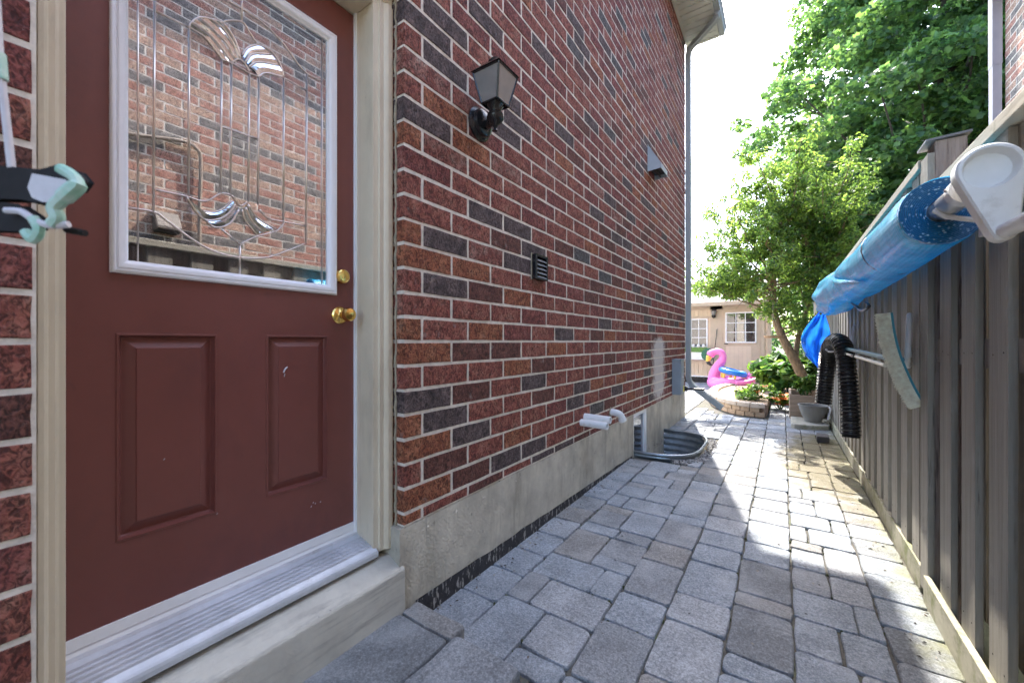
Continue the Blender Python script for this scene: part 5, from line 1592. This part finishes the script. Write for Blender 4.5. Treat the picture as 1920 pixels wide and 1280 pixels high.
for k in range(185):
    z = random.uniform(1.9, 11.6); az = random.uniform(0, 2 * math.pi)
    rr = crown_r(z) * random.uniform(.42, 1.02)
    e = MC + Vector((rr * math.cos(az), rr * math.sin(az), z))
    s_ = MC + Vector((0, 0, max(1.2, z - rr * .75)))
    if k % 2 == 0:
        pts = branch(lim, s_, e, .05, .012, .06, 6, 5)
    else: pts = [s_.lerp(e, t) for t in (0, .2, .4, .6, .8, 1)]
    for f in (.55, .8, 1.0):
        q_ = s_.lerp(e, f)
        for _ in range(4):
            c_ = q_ + Vector((random.gauss(0, .38), random.gauss(0, .38), random.gauss(0, .24)))
            ctr.append(tuple(c_)); rad.append(random.uniform(.22, .46))
lim.build('limbs', M_barkdark, parent=mp_)
vis_c = [i for i, c_ in enumerate(ctr) if c_[1] < MC.y + 2.0]
ctr = [ctr[i] for i in vis_c]; rad = [rad[i] for i in vis_c]
leaves('crown', ctr, rad, [int(105 * (r / .34) ** 1.6) for r in rad], .098, [M_leafmaple, M_leafmaple2], [.6, .4], mp_, 'maple', droop=.3, flat=.55, up=.8)
# a second, lower tree filling behind the fence
t3 = thing('shrubby_tree', (1.75, 11.6, 0), 'lower bushy green tree directly behind the tall fence below the maple', 'tree')
tk = MB(); tk.tube(spline([(1.75, 11.6, 0), (1.7, 11.6, 1.5), (1.75, 11.6, 3.6)], 5), [.09] * 5 + [.05] * 6, 8); tk.build('trunk', M_barkdark, parent=t3)
ctr = []; rad = []
lim = MB()
for k in range(70):
    d = Vector((random.gauss(0, 1), random.gauss(0, 1), random.gauss(0, 1))).normalized()
    c_ = Vector((1.75, 11.6, 2.65)) + Vector((d.x * 1.15, d.y * 1.0, d.z * 1.65)) * random.uniform(.5, 1)
    if k % 3 == 0: branch(lim, (1.73, 11.6, max(.8, c_.z - 1)), c_, .025, .006, .1, 5, 5)
    for _ in range(3):
        ctr.append(tuple(c_ + Vector((random.gauss(0, .2), random.gauss(0, .2), random.gauss(0, .2))))); rad.append(random.uniform(.18, .34))
lim.build('limbs', M_barkdark, parent=t3)
leaves('crown', ctr, rad, 60, .095, [M_leafsmall2, M_leafmaple], [.5, .5], t3, 'oval', flat=.7, up=.6)

# distant hedge closing the gardens
hg = MB(); hs = thing('far_hedge', (0, 22, 0), 'distant dense green hedge closing the gardens behind the shed', 'hedge')
ctr = []; rad = []
for k in range(170):
    x = random.uniform(-9, 9); ctr.append((x, 21 + random.uniform(0, 1.2), random.uniform(.2, 2.3))); rad.append(random.uniform(.35, .6))
leaves('foliage', ctr, rad, 70, .16, [M_leafmaple, M_leafmaple2], [.5, .5], hs, 'oval', flat=.8)

# ---- plants in the bed
def plant(name, loc, label, cat, n, size, spread, mats, w, shape, clumps=12, grp=None, bloom=None, h=.3):
    o = thing(name, loc, label, cat, grp); c = Vector(loc)
    st_ = MB(); cs_ = []
    for _ in range(clumps):
        a = random.uniform(0, 6.28); rr = spread * math.sqrt(random.random())
        e = c + Vector((rr * math.cos(a), rr * math.sin(a), h * random.uniform(.35, 1.0)))
        branch(st_, c + Vector((rr * .2 * math.cos(a), rr * .2 * math.sin(a), 0)), e, .006, .003, .1, 4, 4); cs_.append(tuple(e))
    st_.build('stems', M_leafhosta2, parent=o)
    leaves('leaves', cs_, [spread * .33] * len(cs_), n // clumps, size, mats, w, o, shape, droop=.2, flat=.6, up=1.0)
    if bloom:
        bm_, nb_, bs_ = bloom; b_ = MB()
        cc = c + Vector((0, -spread * .75, h * .8))
        for _ in range(nb_):
            p = cc + Vector((random.gauss(0, spread * .35), random.gauss(0, spread * .3), random.gauss(0, h * .25)))
            for j in range(6):
                an = j * 1.047 + random.random(); tip = p + Vector((math.cos(an) * bs_, math.sin(an) * bs_ * .8 - bs_ * .3, bs_ * .4 * random.random()))
                sd = Vector((-math.sin(an), math.cos(an), .3)) * bs_ * .35
                b_.add([p, p.lerp(tip, .6) + sd, tip, p.lerp(tip, .6) - sd], [(0, 1, 2, 3)])
        b_.build('blooms', bm_, parent=o)['kind'] = 'stuff'
    return o
HM = [M_leafhosta, M_leafhosta2]
plant('broadleaf_plant', (-.13, 8.7, .15), 'tall broad-leaved bright green plant nearest the flamingo in the bed', 'plant', 520, .15, .29, HM, [.75, .25], 'heart', 20, h=.42)
plant('broadleaf_plant', (.10, 8.35, .10), 'broad-leaved green plant left of the leaning tree trunk', 'plant', 560, .16, .34, HM, [.6, .4], 'heart', 20, h=.55)
plant('broadleaf_plant', (-.05, 9.0, .15), 'dark green leafy plant at the back of the flower bed', 'plant', 560, .17, .42, HM, [.35, .65], 'heart', 18, h=.60)
plant('leafy_plant', (-.36, 7.40, .15), 'low yellow-green groundcover plant at the front of the flower bed', 'plant', 620, .055, .26, HM, [.8, .2], 'oval', 16, bloom=(M_orangebloom, 7, .05), h=.20)
plant('leafy_plant', (-.03, 7.45, .0), 'clump with orange blooms beside the planter corner', 'plant', 500, .06, .18, HM, [.6, .4], 'oval', 14, bloom=(M_orangebloom, 16, .06), h=.24)
plant('leafy_plant', (-.46, 7.15, .15), 'sparse pale low plant on the mulch nearest the brick edging', 'plant', 420, .045, .20, [M_leafhosta2, M_leafhosta], [.5, .5], 'oval', 14, h=.10)
plant('planter_herb', (.25, 6.85, .24), 'leafy herb growing out of the wooden planter box', 'plant', 520, .075, .15, HM, [.7, .3], 'oval', 14, h=.34)
plant('fence_shrub', (.34, 8.2, .0), 'deep green shrub squeezed between tree trunk and fence', 'shrub', 900, .10, .26, [M_leafhosta2, M_leafsmall], [.6, .4], 'oval', 22, h=.85)
plant('magenta_flower', (.12, 8.9, .25), 'magenta and red flowering stem behind the leaning trunk', 'flower', 60, .06, .14, HM, [.5, .5], 'oval', 4, bloom=(M_magenta, 7, .05), h=.42)

# ---- hanging feeder tray
fd_ = thing('hanging_tray_feeder', (-.115, 6.7, 1.11), 'shallow wooden tray bird feeder hanging on cords from the small tree', 'bird feeder')
v = MB(); v.lathe([(.075, 0), (.105, .008), (.110, .03), (.104, .030), (.098, .014), (0, .012)], (-.115, 6.7, 1.095), (0, 0, 1), 24); v.build('tray', M_traywood, parent=fd_, smooth=True, angle=40)
v = MB()
for k in range(3):
    a = k * 2.094 + .5; v.tube([(-.115 + .104 * math.cos(a), 6.7 + .104 * math.sin(a), 1.122), (-.115, 6.7, 1.44)], .0028, 5)
v.tube([(-.115, 6.7, 1.44), (-.115, 6.72, 1.60)], .003, 5); v.build('cords', M_rope, parent=fd_)

# ================================================================== SHED
SY = 11.2
shed = thing('garden_shed', (-1.5, SY, 0), 'beige garden shed with white grid windows across the yard', 'shed')
v = MB(); v.box(-4.6, -.26, SY + .02, SY + 2.4, 0, 1.96); v.build('shed_core', M_shedtrim, parent=shed)
x = -4.6
while x < -.27:
    x1_ = min(x + .102, -.26)
    v = MB(); v.box(x + .002, x1_ - .002, SY, SY + .02, .14, 1.95); v.build('siding_board', M_shed, parent=shed); x += .104
v = MB(); v.box(-4.62, -.24, SY - .012, SY + .018, .0, .14); v.build('base_board', M_black, parent=shed)
v = MB(); v.box(-4.62, -.24, SY - .016, SY - .001, .142, .175); v.build('base_trim', M_whitepl, parent=shed)
for (a, b, c, d) in ((-1.52, -1.245, .175, 1.93), (-.445, -.36, .175, 1.93), (-.30, -.24, .175, 1.95), (-4.62, -.24, 1.85, 1.96)):
    v = MB(); v.box(a, b, SY - .018, SY - .001, c, d); v.build('trim_board', M_shedtrim, parent=shed)
dr = thing('shed_door', (-.85, SY, .2), 'beige shed door with white six-pane window', 'door'); del dr['category']
dr.parent = shed; dr.location = Vector((-.85, SY, .2)) - Vector(shed['_o'])
v = MB(); v.box(-1.24, -.452, SY - .022, SY - .001, .19, 1.84); v.build('door_leaf', M_shedtrim, parent=dr)
for k in range(6):
    v = MB(); v.box(-1.165 + k * .09, -1.165 + k * .09 + .086, SY - .028, SY - .0225, .26, .93); v.build('door_plank', M_sheddoor, parent=dr)
def win(parent, x0, x1, z0, z1, nx, nz, y):
    v = MB()
    for a, b, c, d in ((x0 - .03, x1 + .03, z0 - .03, z0), (x0 - .03, x1 + .03, z1, z1 + .03), (x0 - .03, x0, z0, z1), (x1, x1 + .03, z0, z1)): v.box(a, b, y - .02, y, c, d)
    for i in range(1, nx): xx = x0 + (x1 - x0) * i / nx; v.box(xx - .008, xx + .008, y - .016, y - .002, z0, z1)
    for i in range(1, nz): zz = z0 + (z1 - z0) * i / nz; v.box(x0, x1, y - .0155, y - .0025, zz - .008, zz + .008)
    v.build('window_grid', M_whitepl, parent=parent)
    for i in range(nx):
        for j in range(nz):
            a, b = x0 + (x1 - x0) * i / nx, x0 + (x1 - x0) * (i + 1) / nx; c, d = z0 + (z1 - z0) * j / nz, z0 + (z1 - z0) * (j + 1) / nz
            v = MB(); v.box(a, b, y - .006, y - .001, c, d); v.build('pane', M_winglass, parent=parent)
win(dr, -1.15, -.55, 1.04, 1.73, 3, 3, SY - .024)
v = MB(); v.tube([(-1.20, SY - .03, .99), (-1.20, SY - .06, .99), (-1.12, SY - .06, .99)], .012, 7); v.build('lever', M_black, parent=dr)
win(shed, -2.32, -1.61, .92, 1.60, 4, 3, SY - .001)
v = MB(); v.box(-2.40, -1.54, SY - .03, SY - .002, 1.63, 1.68); v.build('window_head_trim', M_shedtrim, parent=shed)
v = MB(); v.prism([(SY - .22, 1.955), (SY - .22, 2.0), (SY + 1.3, 2.75), (SY + 2.8, 2.0), (SY + 2.8, 1.955)], -4.8, -.1, 'x'); v.build('roof', M_roofpale, parent=shed)
v = MB(); v.box(-4.8, -.1, SY - .245, SY - .222, 1.93, 2.02); v.build('eave_board', M_shedtrim, parent=shed)
sl_ = thing('shed_lantern', (-1.43, SY - .05, 1.72), 'small dark lantern hanging on the shed wall beside its door', 'wall lamp')
v = MB(); v.lathe([(.0, -.13), (.045, -.10), (.055, -.05), (.05, -.045)], (-1.43, SY - .09, 1.75), (0, 0, 1), 12); v.lathe([(.07, .06), (.03, .11), (0, .12)], (-1.43, SY - .09, 1.75), (0, 0, 1), 12); v.tube([(-1.43, SY - .01, 1.85), (-1.43, SY - .09, 1.87)], .012, 6); v.build('lamp_frame', M_black, parent=sl_, smooth=True)
v = MB(); v.lathe([(.045, -.045), (.062, .06), (0, .061)], (-1.43, SY - .09, 1.75), (0, 0, 1), 12); v.build('lamp_glass', M_lampglass, parent=sl_, smooth=True)
fb = thing('window_box', (-1.95, SY - .1, .7), 'window box with green grass panel and round white blooms under the shed window', 'planter')
v = MB(); v.box(-2.42, -1.55, SY - .14, SY - .02, .585, .78); v.build('box_body', M_whitepl, parent=fb, bevel=.004)
v = MB(); v.box(-2.40, -1.57, SY - .15, SY - .141, .775, .905); v.build('grass_panel', M_greenpanel, parent=fb)
for k in range(7):
    v = MB(); c_ = (-2.36 + k * .118, SY - .155, .935); v.lathe([(0, -.045), (.028, -.036), (.045, 0), (.028, .036), (0, .045)], c_, (0, 0, 1), 12); v.build('white_bloom', M_whitebloom, parent=fb, smooth=True)
gl_ = thing('green_disc_net', (-1.50, SY - .3, .72), 'round dark green disc on a thin stick leaning at the shed', 'net')
v = MB(); v.lathe([(.155, 0), (.16, .01), (.15, .02), (0, .024)], (-1.52, SY - .32, .72), (0, -1, .1), 20); v.build('disc', pm('green_net', (.04, .16, .09), .6, .4, 22, .3, 50), parent=gl_)
v = MB(); v.tube([(-1.47, SY - .30, 0), (-1.36, SY - .06, 1.35)], .009, 6); v.build('stick', M_black, parent=gl_)

# ================================================================== FLAMINGO FLOAT + BLUE RING
FY = 9.9; FCX = -.93
fl = thing('flamingo_float', (FCX, FY, 0), 'pink inflatable flamingo pool float with yellow beak lying on the patio', 'pool float')
v = MB(); vs = []; nA, nB = 48, 18
for i in range(nA):
    a = 2 * math.pi * i / nA
    cx_, cy_ = .335 * math.cos(a), .42 * math.sin(a)
    rr = .145 + .008 * math.sin(3 * a)
    # lift the tail side
    lift = .03 * max(0, math.cos(a)) ** 2
    for j in range(nB):
        b = 2 * math.pi * j / nB
        ox = rr * math.cos(b)
        vs.append((FCX + cx_ + ox * math.cos(a), FY + cy_ + ox * math.sin(a), .14 + lift + rr * .95 * math.sin(b)))
fs = []
for i in range(nA):
    for j in range(nB): fs.append((i * nB + j, ((i + 1) % nA) * nB + j, ((i + 1) % nA) * nB + (j + 1) % nB, i * nB + (j + 1) % nB))
v.add(vs, fs); v.build('body', M_pink, parent=fl, smooth=True, angle=180)
v = MB(); v.lathe([(0, .0), (.30, .0), (.33, .02), (.30, .05), (0, .05)], (FCX, FY, .06), (0, 0, 1), 28); v.build('seat', M_pink, parent=fl, smooth=True)
nk = spline([(-1.27, FY - .02, .20), (-1.255, FY - .03, .34), (-1.20, FY - .04, .47), (-1.12, FY - .05, .60), (-1.085, FY - .05, .71), (-1.12, FY - .05, .80), (-1.21, FY - .05, .825), (-1.30, FY - .05, .79), (-1.345, FY - .05, .73)], 7)
nr_ = []
for i in range(len(nk)):
    t = i / (len(nk) - 1); nr_.append(.125 - .055 * min(1, t * 1.9) + (.018 * math.exp(-((t - .93) / .08) ** 2)))
v = MB(); v.tube(nk, nr_, 16); v.build('neck', M_pink, parent=fl, smooth=True, angle=180)
bk = spline([(-1.355, FY - .05, .72), (-1.375, FY - .05, .66), (-1.385, FY - .05, .60), (-1.36, FY - .05, .535)], 4)
v = MB(); v.tube(bk[:9], [.060, .060, .058, .055, .052, .048, .045, .042, .040], 12); v.build('beak', M_yellviny, parent=fl, smooth=True, angle=180)
v = MB(); v.tube([bk[8], bk[10], bk[-1] + Vector((.04, 0, -.01)), bk[-1] + Vector((.07, 0, -.01))], [.042, .038, .026, .008], 12); v.build('beak_tip', M_blackpl, parent=fl, smooth=True, angle=180)
tl = spline([(-.62, FY - .05, .22), (-.54, FY - .05, .32), (-.49, FY - .05, .41), (-.43, FY - .05, .45)], 5)
v = MB(); v.tube(tl, [.11 - .055 * i / (len(tl) - 1) for i in range(len(tl))], 12); v.build('tail', M_pink, parent=fl, smooth=True, angle=180)
wg = spline([(-.80, FY - .50, .17), (-.62, FY - .47, .20), (-.50, FY - .40, .25), (-.40, FY - .33, .32)], 5)
v = MB(); v.tube(wg, [.075 - .05 * i / (len(wg) - 1) for i in range(len(wg))], 10); v.build('wing', M_pink, parent=fl, smooth=True, angle=180)
v = MB()
for k in range(4):
    xx = -1.02 + k * .15
    def sf(x, z):
        # point on the near flank of the torus
        a = math.acos(max(-1, min(1, (x - FCX) / .335))) if abs(x - FCX) < .335 else 0
        cy_ = -.42 * math.sin(a); s_ = max(-1, min(1, (z - .14) / .14)); return (x, FY + cy_ - .148 * math.sqrt(1 - s_ * s_) - .004, z)
    pts = [sf(xx + .03 * math.sin(t * 2) - .03 + t * .13, .20 - t * .14) for t in (0, .2, .4, .6, .8, 1)]
    v.tube(pts, [.003, .009, .011, .010, .006, .002], 6)
v.build('feather_mark', M_blackpl, parent=fl, smooth=True)
br_ = thing('blue_ring', (-.92, 9.75, .3), 'blue inflatable ring with yellow feet resting on the pink flamingo', 'inflatable ring')
v = MB(); vs = []
for i in range(40):
    a = 2 * math.pi * i / 40
    for j in range(12):
        b = 2 * math.pi * j / 12; r_ = .215 + .058 * math.cos(b); vs.append((-.88 + r_ * math.cos(a), 9.66 + r_ * math.sin(a), .40 + .056 * math.sin(b) - .05 * math.cos(a)))
fs = []
for i in range(40):
    for j in range(12): fs.append((i * 12 + j, ((i + 1) % 40) * 12 + j, ((i + 1) % 40) * 12 + (j + 1) % 12, i * 12 + (j + 1) % 12))
v.add(vs, fs); v.build('ring_tube', M_blueviny, parent=br_, smooth=True, angle=180)
for k in range(6):
    a = k * 1.047 - 1.3
    v = MB(); v.tube([(-.88 + .215 * math.cos(a), 9.66 + .215 * math.sin(a), .37), (-.88 + .215 * math.cos(a), 9.66 + .215 * math.sin(a), .26)], .028, 10); v.build('foot', M_yellviny, parent=br_, smooth=True)

# ================================================================== RIBBONED BRACKET NEAR THE LENS
rb = thing('ribbon_wrapped_bracket', (-.66, .06, 1.2), 'blurred black bracket wrapped in mint and white ribbon at the left edge', 'plant bracket')
RD = Vector((.829, .56, 0)); RN = Vector((.56, -.829, 0)); RO = Vector((-.681, .046, 0))
def rp3(a, z, n=0.0): p = RO + RD * a + RN * n; return (p.x, p.y, z)
def slabrb(mb, poly, n0, n1):
    k = len(poly); vs = [rp3(a, z, n0) for a, z in poly] + [rp3(a, z, n1) for a, z in poly]
    mb.add(vs, [tuple(range(k)), tuple(range(k, 2 * k))[::-1]] + [(i, (i + 1) % k, k + (i + 1) % k, k + i) for i in range(k)])
v = MB(); slabrb(v, [(-.05, 1.230), (.050, 1.221), (.068, 1.226), (.083, 1.222), (.090, 1.214), (.085, 1.207), (.064, 1.208), (.055, 1.198), (.046, 1.192), (.030, 1.196), (-.05, 1.198)], -.006, .006)
v.build('upper_arm', M_blackfab, parent=rb, bevel=.003)
v = MB(); slabrb(v, [(-.05, 1.192), (.025, 1.186), (.040, 1.176), (.042, 1.166), (.030, 1.163), (-.05, 1.166)], -.005, .005)
v.build('lower_arm', M_blackfab, parent=rb, bevel=.003)
v = MB(); slabrb(v, [(.050, 1.215), (.082, 1.209), (.086, 1.203), (.072, 1.192), (.060, 1.190), (.050, 1.194), (.046, 1.203)], .0065, .012)
v.build('pale_ribbon_patch', M_whiterib, parent=rb, bevel=.002)
v = MB(); v.tube(spline([rp3(.078, 1.222, .012), rp3(.090, 1.215, .012), rp3(.095, 1.206, .012), rp3(.086, 1.194, .014), rp3(.074, 1.182, .014), rp3(.076, 1.172, .013), rp3(.070, 1.165, .012)], 6), [.0055] * 12 + [.0075] * 8 + [.006] * 17, 8); v.build('mint_ribbon', M_mint, parent=rb, smooth=True)
v = MB(); v.tube(spline([rp3(.020, 1.180, .010), rp3(.038, 1.178, .012), rp3(.054, 1.168, .012), (rp3(.070, 1.164, .012)), rp3(.084, 1.166, .010)], 6), .0034, 7)
v.build('white_ribbon', M_whiterib, parent=rb, smooth=True)
v = MB(); v.tube(spline([rp3(.050, 1.172, .012), rp3(.056, 1.160, .012), rp3(.050, 1.150, .012), rp3(.040, 1.158, .010)], 6), .0048, 7); v.build('cream_ribbon_loop', M_mint, parent=rb, smooth=True)
v = MB(); v.tube([rp3(.068, 1.164, -.002), rp3(.088, 1.160, -.002)], .0035, 8); v.build('black_pin', M_blackfab, parent=rb)
v = MB(); v.tube([rp3(.018, 1.226, .004), rp3(.006, 1.33, .004), rp3(-.002, 1.47, .004)], .0032, 8); v.build('white_cord', M_whiterib, parent=rb, smooth=True)
v = MB(); v.tube([rp3(.0075, 1.318, .004), rp3(.005, 1.345, .004)], .0050, 8); v.build('mint_knot', M_mint, parent=rb, smooth=True)
